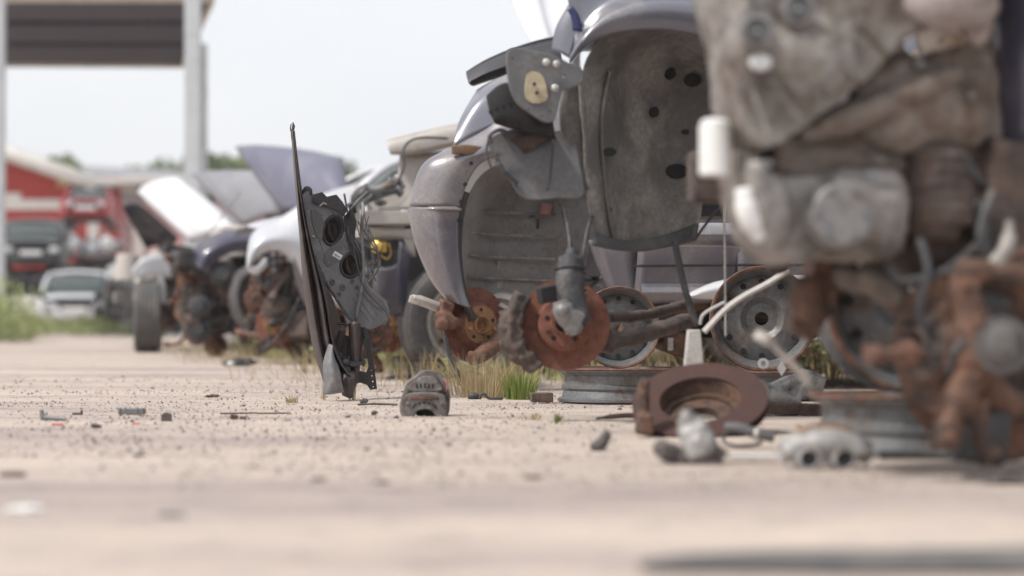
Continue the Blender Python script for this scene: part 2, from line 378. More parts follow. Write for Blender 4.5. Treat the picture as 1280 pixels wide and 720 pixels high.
def junk(parent, lo, hi, seed, n=(6,6,8), mats=('aludirty','rust','plastic'), names=('engine_block','rusty_bracket','hose')):
    """an engine bay's worth of castings, brackets and hoses in a box lo..hi"""
    r = random.Random(seed); lo, hi = V(lo), V(hi)
    def p(k=0): return V([lo[i]+k*(hi[i]-lo[i])+(1-2*k)*(hi[i]-lo[i])*r.random() for i in range(3)])
    s = (hi-lo); b = MB()
    for _ in range(n[0]):
        q = p(.15); t = r.random()
        if t < .5: b.box(q, (s.x*r.uniform(.12,.4), s.y*r.uniform(.12,.35), s.z*r.uniform(.12,.4)), (r.uniform(-.5,.5), r.uniform(-.5,.5), r.uniform(-.5,.5)))
        else:
            d = V((r.uniform(-1,1), r.uniform(-1,1), r.uniform(-.4,.4))).normalized(); b.cyl(q-d*s.length*.06, q+d*s.length*.06, s.z*r.uniform(.06,.16), n=14)
    b.build(names[0], mats[0], parent, 40, remesh=max(s.length*.014, .008), disp=.012, dscale=.05)
    b = MB()
    for _ in range(n[1]):
        q = p(); t = r.random()
        if t < .35: b.lathe(q, (r.uniform(-.4,.4), -1, r.uniform(-.3,.3)), [(.05, 0), (.09, .0), (.09, .02), (.05, .03), (.045, .06), (0, .06)], 20)
        elif t < .7:
            e = q+V((r.uniform(-.3,.3)*s.x, r.uniform(-.3,.3)*s.y, r.uniform(-.4,.4)*s.z)); b.tube([q, (q+e)/2+V((0,0,r.uniform(-.05,.05))), e], [.025,.014,.022], 8, 1.5, res=8)
        else: b.box(q, (r.uniform(.04,.12), r.uniform(.02,.1), r.uniform(.03,.14)), (r.uniform(-1,1), r.uniform(-1,1), 0), .8)
    b.build(names[1], mats[1], parent, 40, bevel=.003)
    b = MB()
    for _ in range(n[2]):
        q = p(); e = p(); m = (q+e)/2+V((0,0,r.uniform(-.12,.08))); b.tube([q, m, e], r.choice([.006,.008,.012,.018]), 7, res=14)
    b.build(names[2], mats[2], parent, 180)

def side(parent, sgn, x0, x1, lower, upper, yf, mat, name, nx=26, nz=7, arches=()):
    """body side panel between x0 and x1 made of columns; arches cut the lower edge"""
    xs = [x0+(x1-x0)*i/(nx-1) for i in range(nx)]
    for (xc, zc, rr) in arches:
        for t in range(0, 19):
            a = math.pi*t/18; x = xc-rr*math.cos(a)*.9999
            if x0 < x < x1: xs.append(x)
    xs = sorted(set(round(x, 4) for x in xs)); rows = []
    for x in xs:
        zl = lerpf(lower, x)
        for (xc, zc, rr) in arches:
            if abs(x-xc) < rr: zl = max(zl, zc+math.sqrt(max(rr*rr-(x-xc)**2, 0)))
        zu = max(lerpf(upper, x), zl+.02)
        rows.append([V((x, sgn*yf(x, zl+(zu-zl)*k/(nz-1)), zl+(zu-zl)*k/(nz-1))) for k in range(nz)])
    # inward lip
    rows = [[V((r[0].x, r[0].y-sgn*.03, r[0].z-.002))]+r for r in rows]
    return MB().grid(rows).build(name, mat, parent, 50, solid=.003)

def car_body(root, paint='taupe', length=4.4, width=1.72, sill=.34, hood=.98, belt=1.08, roof=1.56, arch_x=.78, arch_r=.345, arch_z=.50, rear_x=3.45,
             near_front=True, far_front=True, rad=True, pillarmat=None, glass=True, hoodmat=None, hood_open=0, fascia=True, rear=True, xw=1.35, nose=.72, bay=True, seed=1, hood_pts=None):
    W2 = width/2
    up = smoothf([(0, nose), (.12, nose+.09), (.45, hood-.06), (xw-.25, hood+.01), (xw, belt-.03), (xw+.7, belt), (length-.9, belt+.03), (length-.15, belt-.02), (length, belt-.12)])
    lo = [(0, sill+.02), (length, sill+.04)]
    def yf(x, z):
        y = W2
        y -= .16*max(0, 1-x/.45)**2+.12*max(0, 1-(length-x)/.5)**2
        t = (z-(sill+.32))/.45; y -= .035*t*t
        if z > belt-.25: y -= .02*((z-belt+.25)/.25)**2
        return y
    ar = [(arch_x, arch_z, arch_r), (rear_x, arch_z, arch_r)]
    g = .004
    for sg in (-1, 1):
        if (sg == 1 and far_front) or (sg == -1 and near_front):
            side(root, sg, .0, xw-.12, lo, up, yf, paint, 'fender', arches=ar)
        side(root, sg, xw-.12+g, xw+.98, lo, up, yf, paint, 'door')
        side(root, sg, xw+.98+g, xw+1.75, lo, up, yf, paint, 'door', arches=ar[1:])
        side(root, sg, xw+1.75+g, length, lo, up, yf, paint, 'rear_fender', arches=ar[1:])
        # rocker panel
        MB().tube([(arch_x+arch_r+.02, sg*(W2-.05), sill+.02), (rear_x-arch_r-.02, sg*(W2-.05), sill+.03)], .045, 10, 1.2).build('sill_panel', paint, root)
    # floor, bulkhead, dark inner shell
    b = MB()
    b.box((length/2+.5, 0, sill+.05), (length-1.35, width-.16, .06)); b.box((xw-.02, 0, (sill+belt)/2), (.04, width-.2, belt-sill-.06))
    b.box((length-.06, 0, (sill+belt)/2), (.03, width-.35, belt-sill-.1))
    for x in (xw+.5, xw+1.35):
        b.box((x, -.36, sill+.3), (.5, .48, .16)); b.box((x, .36, sill+.3), (.5, .48, .16))
        b.box((x+.25, -.36, sill+.62), (.14, .46, .6), (0, .2, 0)); b.box((x+.25, .36, sill+.62), (.14, .46, .6), (0, .2, 0))
    b.build('floor_pan', 'interior', root, bevel=.01)
    # roof, pillars, rear deck
    xr0, xr1, xe = xw+.62, length-1.25, length-.55
    yt = W2-.20
    b = MB()
    rf = [[V((x, yt*t*(1-.04*abs(t)), roof-.05*t*t-.06*((x-(xr0+xr1)/2)/((xr1-xr0)/2))**2)) for t in [k/8-1 for k in range(17)]] for x in [xr0+(xr1-xr0)*i/10 for i in range(11)]]
    b.grid(rf)
    o = b.build('roof', paint, root, 60, solid=.02)
    for sg in (-1, 1):
        b = MB(); e = lambda x, z, k=0: V((x, sg*(W2-.05-k*(z-belt)/(roof-belt)*.15), z))
        b.tube([e(xw-.05, belt-.03), e(xw+.25, belt+.25, .8), e(xr0, roof-.10, 1)], .03, 8, 1.3, res=10)
        b.tube([e(xr0, roof-.10, 1), e((xr0+xr1)/2, roof-.05, 1), e(xr1, roof-.11, 1)], .026, 8, res=8)
        b.tube([e(xr1, roof-.11, 1), e(xe, belt+.02)], .04, 8, 1.6, res=8)
        b.tube([e(xw+.95, belt), e(xw+.98, roof-.07, 1)], .028, 8, 1.4, res=6)
        b.build('pillar', pillarmat or paint, root, 50)
        if glass:
            b = MB(); b.grid([[e(xw+.0, belt-.01), e(xw+.92, belt), e(xe-.02, belt+.01)], [e(xr0, roof-.12, 1), e(xw+.96, roof-.09, 1), e(xr1, roof-.12, 1)]])
            b.build('side_window', 'glass', root, solid=.004)
    b = MB(); bow = lambda x, z, w, k: [V((x+k*(t*t), t*w, z-.01*t*t)) for t in [j/6-1 for j in range(13)]]
    if glass:
        b.grid([bow(xw-.06, belt-.04, W2-.09, .12), bow(xw+.26, belt+.24, W2-.14, .09), bow(xr0+.01, roof-.07, yt-.01, .05)])
        b.build('windshield', 'glass', root, 60, solid=.005)
        MB().grid([bow(xe+.02, belt+.01, W2-.1, -.1), bow(xr1, roof-.08, yt-.01, -.05)]).build('rear_window', 'glass', root, 60, solid=.005)
    MB().grid([bow(xe, belt, W2-.06, -.02), bow(length-.12, belt-.02, W2-.10, -.02), bow(length, belt-.12, W2-.16, -.04), bow(length, sill+.08, W2-.16, -.04)]).build('trunk_lid', paint, root, 60, solid=.01)
    # cowl
    MB().grid([bow(xw-.30, hood-.01, W2-.06, .1), bow(xw-.05, belt-.05, W2-.08, .12)]).build('cowl', 'plastic', root, solid=.01)
    # hood
    hm = hoodmat or paint
    hinge = V((xw-.28, 0, hood+.0)); hl = xw-.28-.08
    rows = []
    for i in range(9):
        s_ = i/8; row = []
        for j in range(13):
            t = j/6-1; x = -s_*hl-.05*(1-t*t)*s_; z = -.10*s_**2.4-.03*t*t; wv = (W2-.10-.12*s_**2)*t
            row.append(V((x, wv, z+(.012 if abs(abs(t)-.55) < .1 else 0))))
        rows.append(row)
    rm = Matrix.Rotation(hood_open or 0, 3, 'Y')
    if hood_open is not None:
        ob = MB().grid([[hinge+rm@q for q in r_] for r_ in rows]).build('hood', hm, root, 50, solid=.006)
        if hood_open > .1:
            fr_ = MB()
            for yy in (-.5, 0, .5): fr_.tube([hinge+rm@V((-.05, yy, -.04)), hinge+rm@V((-hl*.5, yy*.7, -.07)), hinge+rm@V((-hl+.06, yy*.3, -.13))], .02, 6, 2.2, res=8)
            fr_.tube([hinge+rm@V((-.08, -W2+.2, -.05)), hinge+rm@V((-.08, W2-.2, -.05))], .025, 6)
            fr_.build('hood_frame', hm, ob)
    if fascia:
        c0 = [V((.02+.18*t*t, t*(W2-.13), nose-.02)) for t in [j/6-1 for j in range(13)]]
        c1 = [p+V((-.05, 0, -.12)) for p in c0]; c2 = [p+V((-.05, 0, -.28)) for p in c0]; c3 = [p+V((.03, 0, -(nose-sill)+.02)) for p in c0]
        MB().ruled([c0, c1, c2, c3], 25, 10).build('bumper', paint, root, 60, solid=.006)
    elif rad:
        b = MB(); b.box((.16, 0, nose-.03), (.09, width-.36, .05)); b.box((.20, 0, sill+.08), (.10, width-.4, .08))
        for y in (-W2+.22, -.3, .3, W2-.22): b.box((.18, y, (nose+sill)/2), (.05, .07, nose-sill-.05))
        b.build('radiator_support', 'beige' if paint != 'black' else 'darkrust', root, bevel=.006)
    if bay:
        for sg in (-1, 1):
            b = MB(); b.box((.72, sg*(W2-.36), sill+.20), (1.1, .08, .10)); b.build('chassis_rail', 'greymetal', root, bevel=.008)
            b = MB(); b.cyl((arch_x, sg*(W2-.34), hood-.30), (arch_x, sg*(W2-.34), hood-.06), .13, .10)
            b.build('strut_tower', 'beige', root, bevel=.01)
        junk(root, (.25, -W2+.42, sill-.05), (xw-.15, W2-.42, hood-.12), seed, (9, 8, 12))
    return yf

def suspension(root, c, W2, sg=-1, top=.8, disc_r=.14, ax=None, wheel_on=False, seed=0):
    """brake disc, strut, spring, control arm and driveshaft at wheel centre c"""
    c = V(c); ax = V(ax or (0, sg, 0)); inw = V((0, -sg, 0))
    if not wheel_on: brake(root, c, ax, disc_r)
    b = MB(); k = c+inw*.07
    b.tube([k+V((0,0,.09)), k+V((.0,0,.0)), k+V((0,0,-.10))], [.03,.05,.03], 10, res=7)
    b.box(k+V((-.10,0,.03)), (.16,.04,.05)); b.build('steering_knuckle', 'darkrust', root, remesh=.008, disp=.006)
    b = MB(); t = V((c.x+.03, c.y+inw.y*.22, top)); b.tube([k+V((0,0,.06)), k.lerp(t, .5), t], [.026,.026,.012], 12, res=6)
    b.lathe(k.lerp(t, .45), (t-k), [(.03,0),(.075,.004),(.08,.015),(.03,.02)], 20); b.build('strut', 'linerdark', root)
    b = MB(); a = (t-k).normalized(); u, w, a = basis(a); P = []
    for i in range(70):
        s = i/69; th = s*5*2*math.pi; P.append(k.lerp(t, .47+.5*s)+(u*math.cos(th)+w*math.sin(th))*.062)
    b.tube(P, .007, 6); b.build('coil_spring', 'plastic', root, 180)
    b = MB(); e = k+V((0,0,-.10)); b.tube([e, e+inw*.18+V((.03,0,.03)), e+inw*.36+V((.14,0,.05))], [.022,.03,.026], 8, 1.8, res=8)
    b.tube([e, e+inw*.2+V((-.1,0,.03)), e+inw*.36+V((-.18,0,.05))], [.018,.022,.022], 8, 1.5, res=8); b.build('control_arm', 'rust', root)
    b = MB(); b.tube([k, k+inw*.06, k+inw*.14, k+inw*.15, k+inw*.5+V((0,0,.05))], [.03,.045,.025,.014,.014], 12, res=None); b.build('driveshaft', 'darkrust', root)

# ------------------------------------------------------------------ world and camera
wd = bpy.data.worlds.new('World'); sc.world = wd; wd.use_nodes = True
nt = wd.node_tree; bg = nt.nodes['Background']
SUN_EL, SUN_ROT = 54, 242   # sun high, to the left of the camera and slightly behind
sky = nt.nodes.new('ShaderNodeTexSky'); sky.sky_type = 'NISHITA'; sky.sun_disc = False
sky.sun_elevation = R(SUN_EL); sky.sun_rotation = R(SUN_ROT); sky.air_density = 1.2; sky.dust_density = 4; sky.ozone_density = 1
tc = nt.nodes.new('ShaderNodeTexCoord')
mp = nt.nodes.new('ShaderNodeMapping'); mp.inputs['Scale'].default_value = (1, 1, 2.5); nt.links.new(tc.outputs['Generated'], mp.inputs[0])
cl = noisen(nt, 2.2, 6, .55, vec=mp.outputs[0])
cloud = ramp(nt, cl, [(.3, (7.4, 7.6, 8.0)), (.7, (8.6, 8.65, 8.8))])
mx = nt.nodes.new('ShaderNodeMix'); mx.data_type = 'RGBA'; mx.inputs[0].default_value = .88
nt.links.new(sky.outputs[0], mx.inputs[6]); nt.links.new(cloud, mx.inputs[7]); nt.links.new(mx.outputs[2], bg.inputs[0])
bg.inputs[1].default_value = .078
sun = bpy.data.lights.new('sun', 'SUN'); sun.energy = 2.0; sun.angle = R(6); sun.color = (1, .95, .88)
so = bpy.data.objects.new('sun', sun); COL.objects.link(so)
az = R(SUN_ROT); sd = V((math.sin(az)*math.cos(R(SUN_EL)), math.cos(az)*math.cos(R(SUN_EL)), math.sin(R(SUN_EL))))
so.rotation_euler = sd.to_track_quat('Z', 'Y').to_euler()
cd = bpy.data.cameras.new('camera'); co = bpy.data.objects.new('camera', cd); COL.objects.link(co); sc.camera = co
cd.sensor_width = 36; cd.lens = F/1280*36; cd.clip_end = 3000; cd.clip_start = .05
co.location = CAM; co.rotation_euler = (R(90)+PIT, 0, 0)
cd.dof.use_dof = True; cd.dof.focus_distance = 7.3; cd.dof.aperture_fstop = (cd.lens/1000)/.040; cd.dof.aperture_blades = 0
sc.view_settings.view_transform = 'Standard'; sc.view_settings.look = 'None'; sc.view_settings.exposure = .72; sc.view_settings.gamma = 1
sc.render.engine = 'CYCLES'; sc.cycles.max_bounces = 6; sc.cycles.transparent_max_bounces = 8

# ------------------------------------------------------------------ ground
def gz(x, y): return .006*noise.noise(V((x*.9, y*.9, 0)))+.003*noise.noise(V((x*4, y*4, 3)))
b = MB()
xs = sorted(set([-6+i*.12 for i in range(84)]+[-1200,-300,-90,-40,-20,-12,-8,5,8,14,30,90,300,1200]))
ys = sorted(set([1.4+i*.1 for i in range(150)]+[-30,-5,0,1,17,18,20,22,25,28,32,38,45,60,90,200,500,1500]))
b.grid([[V((x, y, gz(x, y) if (-6 < x < 4 and 1.4 < y < 16) else 0)) for x in xs] for y in ys])
tag(b.build('ground', 'ground', None, 180), kind='structure')

r = random.Random(3); b = MB()
for _ in range(24000):
    y = 3.6+r.random()*7; x = r.uniform(-.27, .27)*y+r.uniform(-.3,.3); s = r.choice([.0015,.002,.002,.002,.003,.003,.004,.005,.008])
    if s > .006 and r.random() < .6: s = .003
    if noise.noise(V((x*.8, y*2.2, 5))) < -.12 and r.random() < .75: continue
    c = V((x, y, gz(x, y)+s*.3)); q = [c+V((r.uniform(-1,1), r.uniform(-1,1), r.uniform(.1,.9)))*s for _ in range(4)]
    q = [c+V((s*math.cos(a+r.random()), s*math.sin(a+r.random())*1.1, -s*.3)) for a in (0, 2.1, 4.2)]+[c+V((r.uniform(-.4,.4)*s, r.uniform(-.4,.4)*s, s*r.uniform(.4,1)))]
    b.add(q, [(0,1,3),(1,2,3),(2,0,3)])
tag(b.build('gravel', 'stone', None, None), 'fine pale gravel strewn over the sandy yard', 'gravel', kind='stuff')

# ------------------------------------------------------------------ background: canopy, buildings, trees
HZ = 5.0
cn = thing('canopy_shelter', 'open steel canopy with dark ribbed underside on pale columns, top left', 'canopy', (G(120, 424).x, 31, 0))
fr = Fr(cn.location, 0)
def hitz(px, py, z): return fr.i@G(px, py, z)
c_nl, c_nr, c_fr, c_fl = [hitz(*q, HZ) for q in ((-160, -2), (266, -2), (228, 81), (-160, 79))]
b = MB(); n = 60
rows = []
for i in range(n+1):
    t = i/n; z = .06 if i % 2 else -.0
    rows.append([c_nl.lerp(c_fl, t)+V((0,0,z)), c_nr.lerp(c_fr, t)+V((0,0,z))])
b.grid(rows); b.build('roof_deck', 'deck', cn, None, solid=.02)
b = MB(); b.grid([[c_nl+V((-.0,0,.5)), c_nr+V((0,0,.5))], [c_fl+V((0,0,.5)), c_fr+V((0,0,.5))]]); b.build('roof_top', 'roofgrey', cn, solid=.03)
for a_, b_ in ((c_nl, c_nr), (c_nr, c_fr), (c_fr, c_fl)):
    MB().grid([[a_+V((0,0,-.06)), b_+V((0,0,-.06))], [a_+V((0,0,.48)), b_+V((0,0,.48))]]).build('fascia_board', 'fascia', cn, solid=.06)
b = MB()
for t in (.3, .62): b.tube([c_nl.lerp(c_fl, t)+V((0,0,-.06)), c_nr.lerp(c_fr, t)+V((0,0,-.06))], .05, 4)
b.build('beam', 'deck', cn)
for px, d in ((239, 30.2), (-7, 30.2), (252, 36.5)):
    p = fr.i@W(px, 398, d); p.z = 0
    w_ = .20 if px != 252 else .13
    b = MB(); b.box(p+V((0, 0, HZ/2)), (w_, .03, HZ)); b.box(p+V((-w_/2+.01, .1, HZ/2)), (.03, .2, HZ)); b.box(p+V((w_/2-.01, .1, HZ/2)), (.03, .2, HZ)); b.box(p+V((0,.1,.02)), (.4,.4,.04))
    b.build('column', 'column', cn, bevel=.004)

# red building, gable towards us
DB = 62
bd = thing('red_building', 'red boarded shed with cream edged sloping roof behind the car stacks', 'building', (W(60, 398, DB).x, DB, 0))
fr = Fr(bd.location, 0)
Pw = lambda px, py, d=DB: fr.D(px, py, d)
eave = Pw(112, 222); peak = Pw(-20, 176); z0 = 0
b = MB(); pl_ = [Pw(-160, 226), peak, eave]; pl_ = [V((p.x, 0, p.z)) for p in pl_]
poly = [V((pl_[0].x, 0, 0)), V((pl_[2].x, 0, 0)), pl_[2], pl_[1], pl_[0]]
b.add(poly+[p+V((0,5,0)) for p in poly], [(0,1,2,3,4), (9,8,7,6,5), (1,6,7,2), (0,5,9,4), (0,1,6,5)]); b.build('wall', 'redwall', bd, None)
o = V((0,0,.06))
er = (pl_[2]-pl_[1]).normalized()*.9; el = (pl_[0]-pl_[1]).normalized()*.9
b = MB(); b.grid([[pl_[0]+el+o+V((0,-.7,0)), pl_[1]+o+V((0,-.7,0)), pl_[2]+er+o+V((0,-.7,0))], [pl_[0]+el+o+V((0,5.8,0)), pl_[1]+o+V((0,5.8,0)), pl_[2]+er+o+V((0,5.8,0))]])
b.build('roof', 'roofbeige', bd, solid=.1)
b = MB(); b.grid([[pl_[0]+el+V((0,-.78,.1)), pl_[1]+V((0,-.78,.1)), pl_[2]+er+V((0,-.78,.1))], [pl_[0]+el+V((0,-.78,-.35)), pl_[1]+V((0,-.78,-.35)), pl_[2]+er+V((0,-.78,-.35))]]); b.build('verge_board', 'whitewood', bd, solid=.04)
for px, mt, wdt, y0, y1 in ((79, 'cream', .30, 214, 233), (117, 'whitewood', .32, 222, 300)):
    p = Pw(px, y0); q = Pw(px, y1); b = MB(); b.box((p.x, -.06, (p.z+q.z)/2), (wdt, .08, p.z-q.z)); b.build('wall_lamp' if mt == 'cream' else 'corner_board', mt, bd)
b = MB(); p = Pw(20, 245); b.box((Pw(16,250).x, -.06, Pw(16,250).z), (.5,.08,.4)); b.build('window', 'whitewood', bd)
b = MB(); b.box((Pw(60,256).x, -.08, Pw(60,256).z), (3.4, .1, .3)); b.build('ledge', 'whitewood', bd)

DB2 = 70
b2 = thing('long_shed', 'faded red long shed with grey sheet roof right of the red building', 'building', (W(200, 398, DB2).x, DB2, 0))
fr = Fr(b2.location, 0); Pw = lambda px, py, d=DB2: fr.D(px, py, d)
a_, e_ = Pw(118, 224), Pw(300, 240)
b = MB(); b.box(((a_.x+e_.x)/2, 5, 1.9), (e_.x-a_.x, 10, 3.8+ .6)); b.build('wall', 'redwall2', b2)
b = MB(); b.grid([[V((a_.x-.3, -.5, Pw(118,222).z)), V((e_.x+2, -.5, Pw(118,226).z))], [V((a_.x-1.5, 6, Pw(118,222).z+.75)), V((e_.x+1, 6, Pw(118,222).z+.35))], [V((a_.x-1.5, 11, 3.6)), V((e_.x+1, 11, 3.6))]]); b.build('roof', 'roofgrey', b2, solid=.15)
b = MB(); b.box(((a_.x+e_.x)/2, -.52, Pw(118,226).z), (e_.x-a_.x+1, .1, .22)); b.build('fascia_board', 'whitewood', b2)
for px in (172,):
    p = Pw(px, 250); b = MB(); b.box((p.x, -.06, 2.2), (.5, .08, 3.6)); b.build('corner_board', 'whitewood', b2)

def tree_mesh(seed, h=9., w=7.):
    r = random.Random(seed); b = MB(); cl_ = []
    tr = MB(); tr.tube([(0,0,0), (.1,.05,h*.25), (-.1,0,h*.5), (0,0,h*.8)], [.3,.22,.15,.05], 8, res=8)
    for k in range(16):
        a = r.uniform(0, 6.3); z = h*r.uniform(.3,.92); rr = w*.5*(1-abs(z/h-.55)*1.3)*r.uniform(.5,1); p = V((math.cos(a)*rr, math.sin(a)*rr, z))
        tr.tube([(0,0,z*.6), p*.6+V((0,0,z*.35)), p], [.09,.05,.02], 5, res=5); cl_.append((p, r.uniform(.14,.22)*w))
    for p, s in cl_:
        for _ in range(190):
            d = V((r.gauss(0,1), r.gauss(0,1), r.gauss(0,1))).normalized()*s*r.random()**.4; d.z *= .75
            c = p+d; u = V((r.uniform(-1,1), r.uniform(-1,1), r.uniform(-1,1))).normalized(); v = u.orthogonal().normalized(); q = r.uniform(.2,.38)
            b.add([c-u*q, c+v*q*.6, c+u*q, c-v*q*.6], [(0,1,2,3)])
    return tr, b
tspots = [(112,186,120,'pale'), (140,188,118,''), (172,192,125,''), (212,180,110,''), (262,181,112,''), (292,184,116,''), (330,190,122,''), (375,192,120,''), (418,188,125,''), (60,192,130,''), (470,190,130,''), (520,196,130,'')]
tl = ['small dim tree just right of the red roof peak', 'low tree above the grey shed roof', 'low round tree above the right end of the grey roof', 'round green tree just left of the canopy column', 'tallest green tree just right of the canopy column', 'green tree behind the raised blue hood top left corner',
      'green tree behind the middle of the raised blue hood', 'green tree behind the right part of the raised blue hood', 'small yellow green tree crown showing right of the blue hood', 'tree hidden behind the red roof', 'tree behind the windshield of the silver car', 'tree farthest right behind the silver car']
protos = []
for i, (px, py, d, _) in enumerate(tspots):
    if i < 3:
        tr, lf = tree_mesh(20+i); t = thing('broadleaf_tree', tl[i], 'tree', (0,0,0), 0, 'trees beyond the yard')
        tr.build('trunk', 'bark', t); lf.build('crown', 'leaf', t, None); protos.append(t)
    else: t = copy_tree(protos[i % 3])
    t['label'] = tl[i]; p = W(px, py, d); t.location = (p.x, d, 0); s = p.z/9.3; t.scale = (s, s, s); t.rotation_euler.z = i*1.3
b = MB(); r = random.Random(5)
for _ in range(16000):
    x = r.uniform(-60, 40); c = V((x, 150+r.uniform(-4,4), r.random()**.7*(7.6+1.6*noise.noise(V((x*.15,0,0)))+noise.noise(V((x*.7,0,0))))))
    u = V((r.uniform(-1,1), r.uniform(-1,1), r.uniform(-1,1))).normalized(); v = u.orthogonal(); q = r.uniform(.15,.35); b.add([c-u*q, c+v*q*.6, c+u*q, c-v*q*.6], [(0,1,2,3)])
tag(b.build('woodland', 'leaf', None, None), 'distant green woodland line along the horizon', 'woodland', kind='stuff')

# ------------------------------------------------------------------ background wrecks on the left
def bg_car(label, px, base_py, d, rz, paint, z=0., lamps=True, **kw):
    p = W(px, base_py, d); t = thing('wrecked_car', label, 'car', (p.x, d, z), rz, 'wrecked cars stacked at the far end')
    car_body(t, paint, bay=False, **kw)
    W2 = kw.get('width', 1.68)/2; ns = kw.get('nose', .72)
    if lamps:
        for sg in (-1, 1):
            MB().ball((.06, sg*(W2-.27), ns-.07), .1, (.5, 1.4, .75)).build('headlight', 'bluewhite', t)
        MB().box((-.035, 0, .48), (.02, .5, .11)).build('number_plate', 'label', t)
        MB().box((-.0, 0, ns-.08), (.05, .7, .10)).build('grille', 'plastic', t)
    for x in (.78, 3.4):
        for sg in (-1, 1): wheel(t, (x, sg*(W2-.10), .30-z*0), (0, sg, 0), .30, .18, 'rimsilver', holes=False)
    return t
kw = dict(length=4.1, width=1.62, sill=.24, hood=.84, belt=.9, roof=1.38, arch_z=.33, arch_x=.78, rear_x=3.3, nose=.62)
bg_car('small pale car facing us at the far left end of the yard', 93, 412, 46, R(99), 'white', **kw)
bg_car('black car beside the pale car, behind the steered tyre', 160, 412, 40, R(80), 'black', **kw)
bg_car('dark saloon with pale headlights raised on a rack at far left', 38, 412, 50, R(100), 'black', z=1.35, **kw)
bg_car('crushed dark car body under the raised dark saloon', 34, 412, 51, R(98), 'black', z=0, lamps=False,  **dict(kw, roof=1.55, belt=1.25, hood=1.15, nose=.9))
bg_car('red car body perched on top of the scrap stack', 106, 412, 54, R(98), 'red', z=2.62, **dict(kw, width=1.3, roof=1.05, belt=.8, hood=.75))
# scrap stack: rack of engines and parts
t = thing('scrap_rack', 'steel rack loaded with engines and pale car parts under the red car', 'rack', (W(106, 412, 54).x, 54, 0)); t.scale = (1.05, 1, 1.45)
b = MB()
for x in (-.9, .9):
    for y in (0, 1.2): b.box((x, y, .95), (.07,.07,1.9))
for z in (.75, 1.3): b.box((0, 0, z), (1.8, .06, .08)); b.box((0, 1.2, z), (1.8,.06,.08)); b.box((0,.6,z+.02), (1.8,1.2,.02))
b.build('rack_frame', 'greymetal', t)
junk(t, (-.85, -.1, .8), (.85, .9, 1.28), 31, (14, 8, 10), ('alu','greymetal','plastic'), ('engine','scrap_metal','cable'))
junk(t, (-.85, -.1, 1.3), (.85, .9, 1.78), 32, (14, 8, 10), ('silver','greymetal','plastic'), ('gearbox','scrap_metal','cable'))
b = MB()
for x, z in ((-.75,1.0), (.7,1.0), (-.35,1.45), (.55,1.5)): b.ball((x, -.15, z), .14, (1.1,.5,1))
b.build('pale_lamp', 'bluewhite', t)
t = thing('scrap_pile', 'low pile of pale scrap parts left of the steered tyre', 'scrap', (W(150, 412, 38).x, 38, 0))
junk(t, (-.4, -.3, 0), (.5, .5, 1.1), 35, (12, 8, 12), ('greymetal','darkrust','plastic'), ('scrap_casting','scrap_metal','cable'))

t = thing('scrap_pile', 'dark heap of crushed scrap under the raised dark saloon at far left', 'scrap', (W(36, 412, 48.5).x, 48.5, 0))
junk(t, (-.9, -.2, 0), (.9, .6, 1.35), 36, (16, 10, 12), ('interior','greymetal','plastic'), ('scrap_casting','scrap_metal','cable'))
# ------------------------------------------------------------------ vegetation
def blades(b, c, n, h, spread, r, wid=.003, lean=.5):
    for _ in range(n):
        a = r.uniform(0, 6.3); rr = spread*r.random()**.6; p = V(c)+V((math.cos(a)*rr, math.sin(a)*rr, 0)); hh = h*r.uniform(.4,1)
        d = V((math.cos(a), math.sin(a), 0))*hh*lean*r.random(); t = r.uniform(0, 3.1); s = V((math.cos(t), math.sin(t), 0))*wid
        q = [p, p+d*.25+V((0,0,hh*.5)), p+d+V((0,0,hh))]
        b.add([q[0]-s, q[0]+s, q[1]+s*.8, q[1]-s*.8, q[2]], [(0,1,2,3), (3,2,4)])
def leafy(b, c, n, h, spread, r, s=.03):
    c = V(c)
    for _ in range(n):
        a = r.uniform(0, 6.3); rr = spread*r.random()**.5; top = c+V((math.cos(a)*rr, math.sin(a)*rr, h*r.uniform(.5,1)))
        for k in range(7):
            t = r.uniform(.2, 1); p = c.lerp(top, t)+V((r.uniform(-1,1), r.uniform(-1,1), 0))*s; u = V((r.uniform(-1,1), r.uniform(-1,1), r.uniform(-.3,.8))).normalized()*s*r.uniform(.6,1.4); v = u.orthogonal().normalized()*s*.4
            b.add([p, p+u*.5+v, p+u, p+u*.5-v], [(0,1,2,3)])
        b.tube([c+V((math.cos(a), math.sin(a), 0))*rr*.4, top], s*.05, 4)
def tuft(px, py, kind, n, h, spread, label, name='grass_tuft', cat_='grass', lean=.5, wid=.0016, group='grass tufts growing in the yard'):
    p = G(px, py); p.z = 0; r = random.Random(int(px*7+py)); b = MB()
    blades(b, (0,0,0), n, h, spread, r, wid, lean); o = b.build(name, kind, None, None); o.location = p; return tag(o, label, cat_, group)
tuft(606, 497, 'drygrass', 260, .17, .09, 'tall straw coloured grass tuft below the rusty disc with the yellowed hub', lean=.7)
tuft(640, 496, 'drygrass', 220, .16, .08, 'straw grass tuft between the two upright rusty discs', lean=.6)
tuft(650, 499, 'greengrass', 260, .13, .06, 'bright green grass tuft left of the grey base rim', lean=.5)
tuft(582, 494, 'drygrass', 90, .19, .07, 'sparse long dry stalks left of the tall straw tuft', lean=1.0)
tuft(365, 504, 'drygrass', 60, .035, .02, 'tiny dry tuft left of the standing bumper foot', lean=.9)
tuft(697, 531, 'greengrass', 40, .04, .008, 'tiny green sprout in front of the grey base rim', lean=.6)
tuft(665, 526, 'drygrass', 40, .03, .03, 'thin dry sprig left of the tiny green sprout', lean=.9)
tuft(440, 500, 'drygrass', 14, .12, .012, 'few tall thin stalks at the standing bumper foot', lean=.35)
tuft(405, 500, 'drygrass', 8, .10, .012, 'two or three bent stalks left of the bumper foot', lean=.7)
